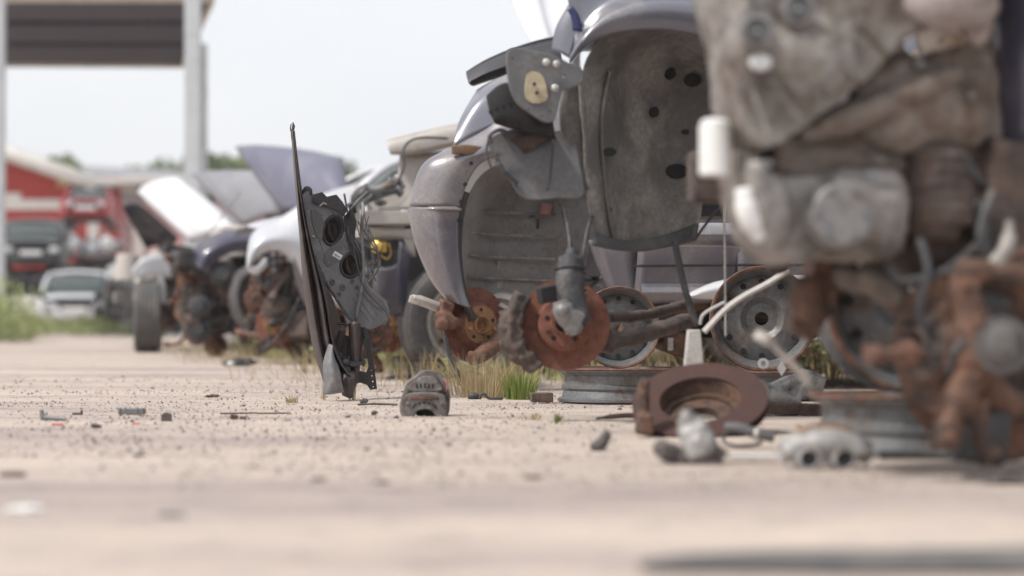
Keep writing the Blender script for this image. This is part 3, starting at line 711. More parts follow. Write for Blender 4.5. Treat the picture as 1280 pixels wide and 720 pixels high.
tuft(615, 495, 'greengrass', 60, .06, .05, 'short green blades under the hanging rubber link', lean=.7)
tuft(836, 500, 'drygrass', 40, .16, .03, 'dry stalks beside the rusty loose disc', lean=.6)
tuft(492, 468, 'greengrass', 40, .07, .06, 'green blades behind the loose hose loop', lean=.8)
b = MB(); r = random.Random(9)
for _ in range(46):
    d = r.uniform(9.4, 21); x = -.05-(d-8)*.235+r.uniform(.1, 1.0); leafy(b, (x, d, 0), r.randint(3, 8), r.uniform(.05,.18), .12, r, .022)
    blades(b, (x+.2, d, 0), 40, .16, .2, r, .003)
tag(b.build('weeds', 'weed', None, None), 'low weeds growing along the row of wrecks', 'weeds', kind='stuff')
b = MB()
for _ in range(50): 
    d = r.uniform(9.0, 24); x = -.35-(d-8)*.245+r.uniform(-.1, .8); blades(b, (x, d, 0), 26, .10, .35, r, .002, 1.1)
tag(b.build('dry_grass', 'drygrass', None, None), 'dry grass strip along the front of the wrecks', 'grass', kind='stuff')
b = MB()
for _ in range(85):
    d = r.uniform(24, 34); x = r.uniform(-.245, -.22)*d-r.random()**2*1.0; leafy(b, (x, d, 0), 5, r.uniform(.2,.9), .3, r, .07)
for _ in range(120):
    d = r.uniform(34, 50); x = r.uniform(-.245, -.16)*d; leafy(b, (x, d, 0), 5, r.uniform(.15,.45), .3, r, .07)
tag(b.build('tall_weeds', 'weed', None, None), 'tall light green weeds along the far left yard edge', 'weeds', kind='stuff')
b = MB()
for _ in range(30):
    p = W(r.uniform(15, 45), r.uniform(372, 392), 27.5); b.ball(p, .035, n=5)
tag(b.build('white_blossom', 'flower', None), 'white blossoms among the tall weeds at far left', 'flowers', kind='stuff')

b = MB(); r = random.Random(19)
for _ in range(150):
    d = r.uniform(9.6, 17); x = r.uniform(-.3-(d-8)*.2, 4.5); blades(b, (x, d, 0), 50, .2, .35, r, .004, .8)
tag(b.build('dry_undergrowth', 'drygrass', None, None), 'dry grass standing under the wrecks', 'grass', kind='stuff')
b = MB()
for _ in range(110):
    d = r.uniform(9.8, 17); x = r.uniform(-.3-(d-8)*.2, 4.5); leafy(b, (x, d, 0), 7, r.uniform(.1,.32), .2, r, .03)
tag(b.build('leafy_undergrowth', 'weed', None, None), 'green weeds standing under the wrecks', 'weeds', kind='stuff')
# ------------------------------------------------------------------ wheel-rim stands that carry the wrecks
def stand_parts(t, lean=0., hr=.2, base_h=.13, up=True, rr=.20):
    b = MB(); h = base_h
    b.lathe((0,0,0), (0,0,1), [(rr*.96, 0), (rr, .004), (rr, .012), (rr*.93, .018), (rr*.9, h*.35), (rr*.93, h*.42), (rr*.93, h*.5), (rr*.88, h*.55), (rr*.88, h*.8), (rr*.95, h*.88), (rr*1.0, h*.94), (rr*1.0, h), (rr*.95, h), (rr*.84, h*.8), (rr*.8, h*.55), (rr*.4, h*.5), (rr*.15, h*.6), (0, h*.6)], 48, wob=.012)
    base = b.build('base_rim', 'rim', t, 30)
    MB().lathe((0,0,0), (0,0,1), [(rr*1.005, h-.004), (rr*1.02, h), (rr*1.005, h+.005), (rr*.96, h+.004), (rr*.95, h-.003)], 48, True, wob=.012).build('rusty_lip', 'rust', base, 60)
    if up:
        c = V((0, 0, h+hr+.004)); a = V((math.sin(lean)*.3, -1, 0)).normalized(); u, q, a = basis(a); w = .15
        b = MB(); b.lathe(c, a, [(hr, -w/2), (hr, -w/2+.01), (hr*.92, -w*.36), (hr*.88, 0), (hr*.92, w*.36), (hr, w/2-.008), (hr*1.0, w/2), (hr*.96, w/2), (hr*.86, w*.32), (hr*.82, w*.12), (hr*.62, w*.22), (hr*.42, w*.25), (hr*.30, w*.12), (hr*.14, w*.12), (hr*.13, w*.0)], 48)
        rim = b.build('upright_rim', 'rim', t, 30)
        hb = MB()
        for k in range(12):
            th = 2*math.pi*k/12; p = c+a*(w*.17)+(u*math.cos(th)+q*math.sin(th))*hr*.72; hb.tube([p-a*.004, p+a*.007], hr*.06, 8)
        hb.build('vent_hole', 'interior', rim)
        MB().lathe(c, a, [(hr*1.004, w/2-.004), (hr*1.02, w/2), (hr*1.0, w/2+.005), (hr*.955, w/2+.003), (hr*.95, w/2-.005)], 48, True).build('rusty_lip', 'rust', rim, 60)
def stand(px, py, label, **kw):
    p = G(px, py); p.z = 0; t = thing('rim_stand', label, 'car stand', p, kw.pop('rz', 0), 'welded rim stands under the wrecks'); stand_parts(t, **kw); return t
stand(1138, 566, 'large welded rim stand with bluish upright rim beside the rusty knuckle', lean=.3, rr=.215, base_h=.125)
stand(952, 499, 'rim stand with pale metal scraps on its base below the white painted sill highlight', lean=-.2, base_h=.10, hr=.185)
stand(772, 502, 'rim stand whose rusty lipped base shows below the tilted rusty disc', lean=.1, base_h=.115, hr=.14, rr=.21)
p = G(530, 477); t = stand(534, 472, 'small rim stand behind the alternator and beside the tyre', up=False, base_h=.10, rr=.17)

# ------------------------------------------------------------------ CAR A (taupe, in focus)
aA = R(8); dA = 8.35
cx = W(510, 398, dA); WA = 1.70
# nose corner at local (0,-W/2)
locA = V((cx.x, cx.y, 0))+Matrix.Rotation(aA, 3, 'Z')@V((.02, WA/2, 0))
A = thing('taupe_car', 'taupe wreck missing a front wheel, bumper corner and yellowed hub in view', 'car', locA, aA); A['label'] = 'taupe grey wrecked car with bumper corner, empty wheel arch and yellowish rusty hub'
fA = Fr(locA, aA); S = -WA/2
P = lambda px, py, k=0.: fA.L(px, py, S+k)
archA = (P(683,300).x, .50, .345)
zA = lambda py, px=700: P(px, py).z
car_body(A, 'taupe', far_front=False, rad=False, length=4.5, width=WA, sill=P(850,372).z, hood=1.03, belt=1.16, roof=1.62, arch_x=P(690,300).x, arch_r=P(796,300).x-P(690,300).x, arch_z=P(690,330).z, near_front=False, nose=.74, fascia=False, hood_open=None, xw=1.42, seed=4, bay=False)
junk(A, (.55, -.2, .42), (1.3, .6, .95), 44, (6, 6, 8))
# bumper corner + fender: surface between the arch edge and the outer silhouette
arch_e = [(588,385),(580,360),(574,320),(573,285),(576,255),(586,225),(604,202),(634,194),(668,196)]
arch_b = arch_e[:4]+[(575,259)]
outer = [(556,372),(540,352),(524,318),(515,288),(512,260)]
mid = [(572,380),(560,356),(548,318),(543,288),(543,259)]
b = MB(); b.ruled([[P(x, y, .012) for x, y in arch_b], [P(x, y, -.012) for x, y in mid], [P(x, y, .09) for x, y in outer], [P(x, y, .09)+V((.08, .12, 0)) for x, y in outer], [P(x, y, .09)+V((.16, .5, 0)) for x, y in outer], [P(x, y, .09)+V((.21, .85, 0)) for x, y in outer]], 30, 30)
bp = b.build('bumper', 'taupe', A, 60, solid=.005)
# crease: a raised moulding along the bumper
b = MB(); b.tube([P(577,262,.0), P(545,261,-.018), P(516,262,.075), P(513,262,.12)+V((0,.06,0))], .006, 8, .8, res=16); b.build('moulding', 'taupe', bp, 180)
up_e = [(575,258),(586,225),(604,202),(634,194),(668,196),(712,210),(750,240)]
top_e = [(512,257),(519,226),(532,202),(564,184),(604,160),(650,130),(730,118)]
b = MB(); b.ruled([[P(x, y, .012) for x, y in up_e], [P((x+X)/2, (y+Y)/2, .0) for (x, y), (X, Y) in zip(up_e, top_e)], [P(x, y, .08) for x, y in top_e], [P(x, y, .08)+V((.085,.14,0)) for x, y in top_e]], 34, 18); b.build('fender', 'taupe', A, 60, solid=.004)
# raised upper wing towards the lamp
b = MB(); b.ruled([[P(566,184,.06), P(590,170,.06), P(640,150,.06), P(720,130,.06)], [P(575,150,.12), P(600,128,.10), P(650,112,.10), P(720,100,.10)], [P(597,112,.2), P(622,98,.18), P(660,86,.18), P(720,80,.18)]], 20, 10); b.build('fender_top', 'lavender', A, 60, solid=.004)  # lavender here paints the sky reflection on the taupe wing
# grille-black hood lip and strip
b = MB(); b.ruled([[P(583,92,.3), P(610,76,.3), P(650,60,.3), P(700,48,.3)], [P(586,104,.25), P(612,92,.25), P(652,80,.25), P(702,74,.25)], [P(592,106,.35), P(616,98,.35), P(655,88,.35), P(705,82,.35)]], 20, 8); b.build('hood_edge', 'black', A, 60, solid=.012)
b = MB(); b.ruled([[P(583,90,.3), P(610,74,.3), P(650,58,.3), P(700,46,.3), P(820, 30, .3)], [P(584,90,.6), P(611,74,.8), P(651,57,.9), P(701,44,.9), P(820,28,.9)], [P(583,90,1.3), P(610,74,1.35), P(650,58,1.35), P(700,46,1.35), P(820, 30, 1.35)]], 20, 8); b.build('hood', 'black', A, 60, solid=.006)
b = MB(); b.ruled([[P(564,182,.0), P(584,181,.0), P(606,184,.02)], [P(565,193,.0), P(584,193,.0), P(606,196,.02)]], 10, 4); b.build('side_indicator', 'amber', A, solid=.02, bevel=.004)
# clip holes on the arch edge
b = MB()
for x, y in ((590,204),(583,230),(578,252),(576,275)): q = P(x-1, y, -.002); b.cyl(q, q+V((0,.014,0)), .008, n=10)
b.build('clip_hole', 'interior', A)
b = MB(); q = [P(x-2, y, .035) for x, y in [(592,400),(582,372),(576,340),(574,305),(576,270),(584,240)]]; b.tube(q, .018, 6, 1.3, res=20); b.build('arch_seal', 'plastic', A)
# wheel liner: ribbed dusty shell
b = MB()
cur = [[P(575,360,0.05), P(577,300,0.06), P(586,245,0.06), P(612,212,0.06), P(660,200,0.06), P(720,215,0.06)],
       [P(586,368,0.14), P(590,300,0.13), P(600,250,0.14), P(625,220,0.16), P(668,212,0.16), P(722,225,0.16)],
       [P(610,372,0.24), P(612,300,0.27), P(620,258,0.28), P(640,232,0.29), P(680,222,0.30), P(728,235,0.30)],
       [P(640,378,0.29), P(642,310,0.32), P(645,268,0.33), P(662,240,0.33), P(694,230,0.33), P(734,245,0.33)],
       [P(690,372,0.32), P(694,320,0.35), P(700,280,0.35), P(706,250,0.35), P(720,240,0.35), P(745,250,0.35)],
       [P(728,352,0.32), P(735,322,0.34), P(745,290,0.34), P(750,270,0.34), P(760,260,0.34), P(772,265,0.34)]]
b.ruled(cur, 40, 30); ln = b.build('wheel_liner', 'aliner', A, 60, solid=.004, disp=.012, dscale=.08)
b = MB()
for k in (262, 290, 318, 345): b.tube([P(585,k,.10), P(612,k+3,.23), P(642,k+4,.29), P(694,k+6,.32)], .005, 6, res=14)
b.build('liner_rib', 'liner', ln)
b = MB(); b.ruled([[P(735,300,.06), P(745,330,.06), P(765,372,.06)], [P(796,300,.04), P(797,330,.04), P(800,372,.04)]], 8, 4); b.build('inner_panel', 'taupe', A, solid=.004)
# lower beige panel inside arch with taper
b = MB(); b.plate([(0,0),(.12,0),(.17,.30),(.15,.42),(-.12,.42),(-.16,.30)], [], P(722,345,.46), (1,0,0), (0,0,1), .01, .003); b.build('inner_fender', 'taupe', A)
b = MB(); b.ruled([[P(788,160,.03), P(796,240,.02), P(798,300,.01), P(792,374,.03)], [P(850,160,.02), P(850,240,.005), P(850,300,.0), P(850,373,.03)], [P(925,160,.02), P(925,240,.005), P(925,300,.0), P(925,372,.03)]], 16, 8); b.build('fender_rear_panel', 'taupe', A, 60, solid=.004)
b = MB(); q = P(772,330,.25); b.tube([q+V((0,.1,.12)), q, q+V((-.04,-.06,-.08)), q+V((-.1,-.1,-.12))], [.03,.04,.045,.035], 12, res=9)
for k in range(6): b.lathe(q+V((-.005*k,-.01*k,.02-.018*k)), (-.3,-.4,-1), [(.038,0),(.048,.004),(.038,.009)], 20)
b.build('rubber_boot', 'rubber', A)
b = MB(); b.ruled([[P(792,331,-.01), P(900,330,-.012), P(1060,329,-.01), P(1300,328,-.01)], [P(792,334,-.01), P(900,333,-.012), P(1060,332,-.01), P(1300,331,-.01)]], 12, 3); b.build('door_seam', 'interior', A, solid=.008)
# sill strip in white: the top-lit highlight is painted as its colour
q0, q1 = P(862,366,-.05), P(1040,352,-.05)
b = MB(); b.ruled([[P(860,368,-.02), P(900,352,-.02), P(960,347,-.02), P(1040,345,-.02), P(1300,343,-.02)], [P(862,370,-.06), P(900,360,-.065), P(960,355,-.065), P(1040,353,-.065), P(1300,351,-.065)], [P(866,372,-.03), P(905,374,-.04), P(960,374,-.04), P(1040,372,-.04), P(1300,370,-.04)]], 24, 8); b.build('sill_highlight', 'white', A, 60, solid=.01)
# hub A steered a little
hc = P(592,406,.10); axA = V((-.58,-1,.03))
axA = V((.50,-1,.02))
dk = brake(A, hc, axA, .150)
b = MB()
bz = lambda x, y, k: P(x, y, k)
b.tube([bz(515,372,-.02), bz(532,378,.0), bz(548,384,.04), bz(566,386,.1)], [.014,.02,.02,.018], 8, 1.6, res=12); b.box(bz(518,375,-.02), (.04,.03,.03), (0,.3,0)); b.build('caliper_bracket', 'beige', A, bevel=.003)
b = MB(); b.tube([bz(546,398,-.04), bz(551,396,-.04), bz(562,404,-.03), bz(575,402,.03)], [.018,.026,.026,.02], 12, res=10)
b.lathe(bz(550,406,-.05), (.2,-1,0), [(.006,0),(.022,0),(.024,.01),(.024,.05),(.018,.055),(0,.055)], 20)
for (x, y) in ((556,385),(554,398)): b.box(bz(x, y, .02), (.05,.08,.06), (.2,.3,.2))
b.build('steering_knuckle', 'rust', A, remesh=.006, disp=.006)
b = MB(); b.tube([bz(620,430,.08), bz(606,440,.03), bz(594,448,-.02), bz(584,446,-.02)], [.03,.034,.028,.02], 12, res=10); b.ball(bz(622,425,.1), .045, (1,1,.9)); b.box(bz(596,446,-.02), (.07,.06,.03), (0,.3,0))
b.build('ball_joint', 'rust', A, remesh=.006, disp=.006)
b = MB(); b.tube([bz(555,414,-.03), bz(560,436,-.03), bz(568,462,-.03), bz(582,486,-.04), bz(594,494,-.05)], [.008,.010,.013,.012,.016], 8, res=24)
b.ball(bz(590,493,-.05), .018, (1.3,1,.8)); b.build('stabiliser_link', 'cable', A, 180)
b = MB(); b.tube([bz(612,376,.2), bz(628,372,.18), bz(655,378,.12)], [.016,.022,.02], 8, 2, res=10); b.tube([bz(613,384,.2), bz(632,392,.16), bz(656,388,.12)], [.014,.016,.016], 8, 2, res=10)
b.tube([bz(612,400,.2), bz(625,405,.2), bz(640,396,.16)], [.016,.022,.016], 8, 2, res=10); b.build('control_arm', 'beige', A, bevel=.002)
b = MB(); q = bz(652,391,.05); b.ball(q, .009, n=6); b.box(bz(632,384,.1), (.06,.03,.015), (0,.4,.1)); b.build('bolt', 'rimsilver', A)
b = MB(); b.cyl(bz(634,402,.15), bz(642,440,.12), .02)
for k in range(6): b.lathe(bz(635+k, 408+k*5, .15), (.1,0,-1), [(.02,0),(.03,.003),(.02,.008)], 16)
b.build('bellows', 'plastic', A)
b = MB(); q = bz(622,352,.3); b.lathe(q, (0,-.3,1), [(.0,.09),(.008,.09),(.01,.04),(.03,.0),(.035,-.02)], 16); b.build('bump_stop', 'alu', A)
b = MB(); b.tube([P(668,270,.3), P(640,275,.42), P(600,277,.2)], .004, 6, res=14); b.tube([P(672,275,.3), P(673,310,.42), P(676,360,.35)], .006, 6, res=14)
b.tube([P(700,255,.2), P(712,300,.2), P(716,330,.15)], .006, 6, res=10); b.build('wire', 'cable', A, 180)
b = MB(); b.cyl(P(683,255,.3), P(681,268,.3), .03, .025); b.build('red_connector', 'pinkred', A)
# rear underbody behind disc B: axle and rusty arm
b = MB(); b.tube([P(760,410,.2), P(800,398,.2), P(850,390,.25), P(905,378,.35)], [.045,.04,.04,.035], 12, 1.2, res=14)
b.tube([P(755,428,.3), P(800,425,.3), P(860,412,.4)], [.035,.03,.03], 10, 1.2, res=10); b.build('subframe', 'darkrust', A, remesh=.01, disp=.012)
b = MB(); b.tube([P(765,385,.1), P(800,380,.1), P(845,384,.15), P(880,380,.2)], [.022,.03,.03,.02], 10, 1.3, res=12); b.box(P(790,408,.0), (.09,.05,.07), (.2,.2,.3)); b.box(P(850,430,.3), (.14,.2,.1), (.1,.3,.1)); b.build('rusty_arm', 'knuckle', A, remesh=.007, disp=.008)
b = MB(); b.box(P(838,430,.1), (.016,.03,.05)); b.box(P(766,388,.0), (.02,.02,.03)); b.build('clamp', 'rimsilver', A)
b = MB(); b.tube([P(700,365,.8), P(770,360,.7), P(840,376,.7), P(900,376,.7)], .035, 10, res=10); b.box(P(830,405,.9), (.8,.3,.12)); b.build('gearbox', 'interior', A, bevel=.01)

# ------------------------------------------------------------------ car D (beige front structure, tyre)
aD = R(10); dD = 10.6; cx = W(440, 398, dD); WD = 1.68
locD = V((cx.x, cx.y, 0))+Matrix.Rotation(aD, 3, 'Z')@V((0, WD/2, 0))
Dc = thing('beige_car', 'stripped pale beige wrecked car with bare front beam and one tyre on', 'car', locD, aD); fD = Fr(locD, aD); S = -WD/2
P = lambda px, py, k=0.: fD.L(px, py, S+k)
car_body(Dc, 'beige', far_front=False, rad=False, length=4.3, width=WD, sill=.27, hood=1.06, belt=1.16, roof=1.62, arch_x=P(590,400).x, arch_r=.36, arch_z=.46, near_front=False, nose=.72, fascia=False, hood_open=None, xw=1.6, seed=6, glass=False)
wheel(Dc, P(579,404,.06), (0.15,-1,0), .32, .19)
b = MB(); b.ruled([[P(484,177,.1), P(520,168,.1), P(570,157,.1), P(640,150,.1)], [P(485,184,.08), P(520,176,.08), P(570,166,.08), P(640,158,.08)], [P(488,192,.1), P(520,191,.1), P(570,181,.1), P(640,172,.1)], [P(490,193,.3), P(522,192,.3), P(572,182,.3), P(640,173,.3)]], 20, 10); b.build('front_panel', 'beige', Dc, 40, solid=.005)
b = MB(); b.ruled([[P(484,176,.1), P(520,167,.1), P(570,156,.1), P(640,148,.1)], [P(484,174,.8), P(520,166,.8), P(570,155,.8), P(640,147,.8)], [P(484,176,1.55), P(520,167,1.55), P(570,156,1.55), P(640,148,1.55)]], 16, 6); b.build('slam_panel', 'beige', Dc, 40, solid=.006)
b = MB(); b.ruled([[P(500,192,.22), P(540,190,.22), P(620,180,.22)], [P(496,235,.22), P(540,235,.2), P(620,232,.2)], [P(498,262,.18), P(540,262,.18), P(620,262,.18)]], 14, 8); b.build('inner_wing', 'beige', Dc, 50, solid=.005)
# bracket plate with an oval hole
hole = [(.0+.036*math.cos(t), .0+.020*math.sin(t)) for t in [2*math.pi*k/20 for k in range(20)]]
b = MB(); b.plate([(-.065,-.10),(.075,-.10),(.09,-.02),(.14,.045),(.15,.06),(-.045,.055),(-.07,-.02)], [hole], P(476,254,.05), (1,.0,-.0), (0,.35,1), .006, .002); b.build('bracket_plate', 'beige', Dc)
b = MB(); b.box((P(485,270).x, S+.05, P(485,272).z), (.26,.10,.07)); b.box((P(478,292).x, S+.10, P(478,290).z), (.24,.08,.07), (0,-.05,0)); b.box((P(444,252).x, S+.02, P(444,262).z), (.05,.04,.20), (0,.1,0)); b.build('front_beam', 'beige', Dc, bevel=.008)
b = MB(); b.ruled([[P(456,282,.04), P(485,287,.04), P(516,286,.04)], [P(462,300,.05), P(487,296,.05), P(516,300,.05)]], 12, 5); b.ruled([[P(500,286,.05), P(516,286,.05)], [P(512,320,.05), P(520,322,.05)]], 6, 5); b.build('lower_flange', 'beige', Dc, solid=.005)
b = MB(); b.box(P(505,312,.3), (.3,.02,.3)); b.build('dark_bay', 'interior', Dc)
# dark bracket and wiring
b = MB(); b.ruled([[P(459,229,-.02), P(450,234,-.02), P(439,244,-.02)], [P(456,240,-.04), P(448,248,-.04), P(436,268,-.02)], [P(444,256,.0), P(438,270,.0), P(431,285,.0)]], 10, 6); b.build('lamp_bracket', 'plastic', Dc, solid=.008)
b = MB(); b.tube([P(456,236,.0), P(470,238,.0), P(486,232,.0), P(496,226,.02), P(505,236,.02)], [.02,.022,.024,.02,.014], 10, res=18)
b.box(P(490,228,.0), (.05,.04,.04), (.3,.4,0)); b.box(P(498,240,.0), (.05,.03,.035), (.1,.5,0)); b.build('hinge_arm', 'greymetal', Dc, remesh=.006, disp=.004)
b = MB()
b.tube([P(560,173,.04), P(530,172,.03), P(513,176,.02), P(504,188,.0), P(505,205,-.02), P(500,222,-.02), P(492,234,-.02)], .0065, 8, res=30)
for k in range(5):
    o_ = k*1.6; b.tube([P(452+o_,262-o_,-.05), P(462,246+o_,-.05), P(478,240+o_,-.04), P(494,238+o_*.6,-.04), P(500,242+k,-.03)], .005, 6, res=20)
b.tube([P(430,286,-.03), P(444,300,-.05), P(452,318,-.05), P(470,330,-.02), P(480,318,0)], .006, 6, res=20)
b.tube([P(434,286,.0), P(430,300,.0), P(440,318,.0), P(448,330,.0)], .007, 6, res=20)
b.tube([P(452,296,.02), P(460,300,.0), P(468,303,.0)], .006, 6, res=8); b.tube([P(452,303,.02), P(460,306,.0), P(468,309,.0)], .006, 6, res=8)
b.tube([P(500,318,.0), P(503,310,.0), P(499,302,.0), P(492,298,.0)], .003, 5, res=12)
b.build('wiring_loom', 'cable', Dc, 180)
# thick grey cable hanging over the lamp housing
# brass motor
b = MB(); q = P(471,309,-.02)
b.lathe(q, (-.5,-1,.2), [(.0,.03),(.014,.03),(.016,.02),(.030,.016),(.032,.0),(.028,-.01),(.032,-.018),(.032,-.05)], 24); b.box(q+V((.035,0,.0)), (.025,.03,.05)); b.tube([q+V((.02,0,-.04)), q+V((.05,-.01,-.06)), q+V((.07,0,-.03)), q+V((.06,0,.02))], .005, 6, res=12)
b.build('brass_motor', 'gold', Dc, bevel=.002)
b = MB(); b.box(P(486,325,.03), (.16,.05,.10), (0,.1,0)); b.box(P(455,312,.03), (.05,.05,.10)); b.ball(P(470,335,.0), .03, (1.6,.6,.6)); b.build('lamp_actuator', 'plastic', Dc, bevel=.006)
b = MB(); b.ruled([[P(450,335,.02), P(470,334,-.02), P(492,332,.0), P(502,318,.0)], [P(455,365,.02), P(472,367,-.03), P(492,368,.0), P(503,350,.0)], [P(474,388,.03), P(484,393,-.01), P(494,396,.02), P(503,394,.02)]], 16, 10); b.build('bumper_remnant', 'taupe', Dc, 60, solid=.005)
b = MB(); b.ruled([[P(500,300,-.01), P(496,340,-.01), P(500,380,-.01), P(503,395,0)], [P(514,318,.0), P(510,345,.0), P(508,375,.0), P(507,398,.02)]], 12, 5); b.build('arch_trim', 'bluestrip' if False else 'darkblue', Dc, 60, solid=.01)
suspension(Dc, P(484,412,.45), WD/2, -1, .9, .12)
b = MB(); b.tube([P(560,395,.3), P(600,400,.4), P(650,380,.5)], .03, 8, res=8); b.tube([P(520,420,.5), P(600,430,.6), P(700,425,.6)], .03, 8, res=8); b.build('front_axle', 'darkrust', Dc)

# ------------------------------------------------------------------ car E (white fender, windshield)
aE = R(14); dE = 13.1; cx = W(312, 398, dE); WE = 1.7
locE = V((cx.x, cx.y, 0))+Matrix.Rotation(aE, 3, 'Z')@V((0, WE/2, 0))
E = thing('silver_car', 'pale silver wrecked car with rounded white front fender and bare rusty suspension', 'car', locE, aE); fE = Fr(locE, aE); S = -WE/2
P = lambda px, py, k=0.: fE.L(px, py, S+k)
car_body(E, 'silver', far_front=False, rad=False, length=4.4, width=WE, sill=.27, hood=.98, belt=1.06, roof=1.50, arch_x=P(402,350).x, arch_r=.34, arch_z=P(400,368).z, near_front=False, nose=.70, fascia=False, hood_open=0, xw=1.05, seed=8)
b = MB()
aedge = [(312,336),(322,322),(338,314),(354,316),(366,330),(378,350),(392,360),(420,362)]
tedge = [(308,330),(312,300),(322,286),(344,276),(366,262),(384,250),(410,240),(450,228)]
b.ruled([[P(x, y, .0) for x, y in aedge], [P((x+X)/2, (y+Y)/2, -.03) for (x, y), (X, Y) in zip(aedge, tedge)], [P(x, y, .12) for x, y in tedge]], 30, 12); b.build('fender', 'silver', E, 60, solid=.005)
b = MB(); b.ruled([[P(309,330,.0), P(320,334,-.02), P(332,322,-.02)], [P(312,338,.02), P(322,342,.0), P(334,330,.0)]], 10, 4); b.build('bumper_corner', 'silver', E, 60, solid=.03)
b = MB(); b.ruled([[P(366,318,-.02), P(380,320,-.02), P(392,322,-.02)], [P(368,345,.0), P(378,352,.0), P(390,360,.0)], [P(380,380,.02), P(386,388,.02), P(394,395,.02)]], 10, 6); b.build('lower_fender', 'taupe', E, 60, solid=.005)
for i, (px, py) in enumerate(((345,405),(378,420))): suspension(E, P(px, py, .12+.1*i), WE/2, -1, .75, .13, ax=(-.4+.6*i,-1,0))
junk(E, P(318,438,.1), P(420,330,.6), 41, (10, 22, 26), ('aludirty','rust','plastic'))
junk(E, P(325,440,.0), P(400,345,.3), 42, (5, 14, 14), ('darkrust','darkrust','cable'), ('gearbox','rusty_linkage','cable_bundle'))

# ------------------------------------------------------------------ car F (dark blue, blue hood up)
aF = R(15); dF = 15.6; cx = W(222, 398, dF); WF = 1.72
locF = V((cx.x, cx.y, 0))+Matrix.Rotation(aF, 3, 'Z')@V((0, WF/2, 0))
Fc = thing('dark_blue_car', 'dark blue wrecked car with blue hood raised high and windshield still in place', 'car', locF, aF); fF = Fr(locF, aF); S = -WF/2
P = lambda px, py, k=0.: fF.L(px, py, S+k)
car_body(Fc, 'darkblue', length=4.5, width=WF, sill=.26, hood=1.05, belt=1.17, roof=1.66, far_front=False, rad=False, pillarmat='silver', arch_x=P(308,360).x, arch_r=.36, arch_z=.52, near_front=False, nose=.70, fascia=False, hood_open=None, hoodmat='bluehood', xw=1.30, seed=9)  # silver on the pillars puts a reflection into their colour
aedge = [(262,345),(268,330),(284,318),(304,314),(330,322),(346,350)]
tedge = [(236,326),(246,306),(276,290),(306,284),(346,276),(380,270)]
b = MB(); b.ruled([[P(x, y, .0) for x, y in aedge], [P((x+X)/2, (y+Y)/2, -.03) for (x, y), (X, Y) in zip(aedge, tedge)], [P(x, y, .12) for x, y in tedge]], 24, 10); b.build('fender', 'darkblue', Fc, 60, solid=.005)
def raised_hood(root, fr_, S_, corners, k0, k1, mat, frame_mat, name='hood'):
    """hood panel through photo corners: hinge-near, tip-near, with real width k0..k1 across the car"""
    (hx, hy), (tx, ty) = corners; h0, t0 = fr_.L(hx, hy, S_+k0), fr_.L(tx, ty, S_+k0)
    dirv = t0-h0; n = V((0,1,0)).cross(dirv).normalized(); w = k1-k0; rows = []
    for i in range(10):
        s = i/9; row = []
        for j in range(15):
            t = j/7-1; cw = w/2*(1-.14*s**2); q = h0+dirv*s*(1+.05*(1-t*t)) + V((0, w/2+t*cw, 0)) + n*(.05*(1-t*t)+.012*(abs(abs(t)-.5) < .12)-.06*s**3)
            row.append(q)
        rows.append(row)
    ob = MB().grid(rows).build(name, mat, root, 50, solid=.006)
    b = MB()
    for y in (.12, .5, .88): b.tube([h0+dirv*.04+V((0,w*y,0))-n*.02, h0+dirv*.5+V((0,w*(.5+(y-.5)*.7),0))-n*.0, h0+dirv*.94+V((0,w*(.5+(y-.5)*.3),0))-n*.05], .022, 6, 1.8, res=8)
    b.tube([h0+dirv*.04+V((0,w*.06,0))-n*.03, h0+dirv*.04+V((0,w*.94,0))-n*.03], .022, 6)
    b.build('hood_frame', frame_mat, ob); return ob
M['greyhood'] = worn('grey_blue_hood', (.21,.21,.235), (.30,.30,.32), .5, .1, 3, .45, .8, 60, .05, .002, .2, .08)
def quad_hood(root, fr_, q, mat, name='hood'):
    a, b_, c, d = [fr_.D(*p) for p in q]; n = (d-a).cross(b_-a).normalized(); rows = []
    for i in range(15):
        v = i/14; row = []
        for j in range(21):
            u = j/20; p = (a.lerp(b_, u)).lerp(d.lerp(c, u), v); bow = .10*(1-(2*u-1)**2)*(.2+.3*v)+.03*(1-(2*v-1)**2)
            cr = .006 if abs(abs(u-.5)-(.28+.1*v)) < .04 else 0
            ed = -.04 if (j in (0, 20) or i == 0) else 0
            row.append(p+n*(bow+cr+ed)+(c-b_).normalized()*(-.05*(1-(2*u-1)**2)*(1-v)))
        rows.append(row)
    ob = MB().grid(rows).build(name, mat, root, 50, solid=.008)
    b = MB()
    for u in (.1, .5, .9): b.tube([a.lerp(b_, u).lerp(d.lerp(c, u), v)-n*.02 for v in (.06, .5, .94)], .02, 6, 1.8, res=8)
    b.tube([d.lerp(c, .05)-n*.02, d.lerp(c, .95)-n*.02], .02, 6); b.build('hood_frame', mat, ob); return ob
quad_hood(Fc, fF, [(290,180,17.1),(425,195,16.4),(440,262,15.9),(352,266,16.5)], 'bluehood')
b = MB(); b.tube([P(255,300,.3), P(300,240,.3)], .006, 6); b.build('hood_prop', 'greymetal', Fc)
junk(Fc, P(232,440,.1), P(330,330,.7), 51, (10, 24, 26), ('aludirty','rust','plastic'))
junk(Fc, P(225,425,.0), P(300,325,.5), 52, (7, 14, 14), ('darkrust','plastic','cable'), ('gearbox','plastic_bracket','cable_bundle'))
for i, (px, py) in enumerate(((318,400),)): suspension(Fc, P(px, py, .12), WF/2, -1, .75, .13, ax=(-.5,-1,0))
b = MB(); b.box(P(238,325,.2), (.25,.3,.12), (0,.1,.1)); b.build('battery_tray', 'plastic', Fc, bevel=.01)
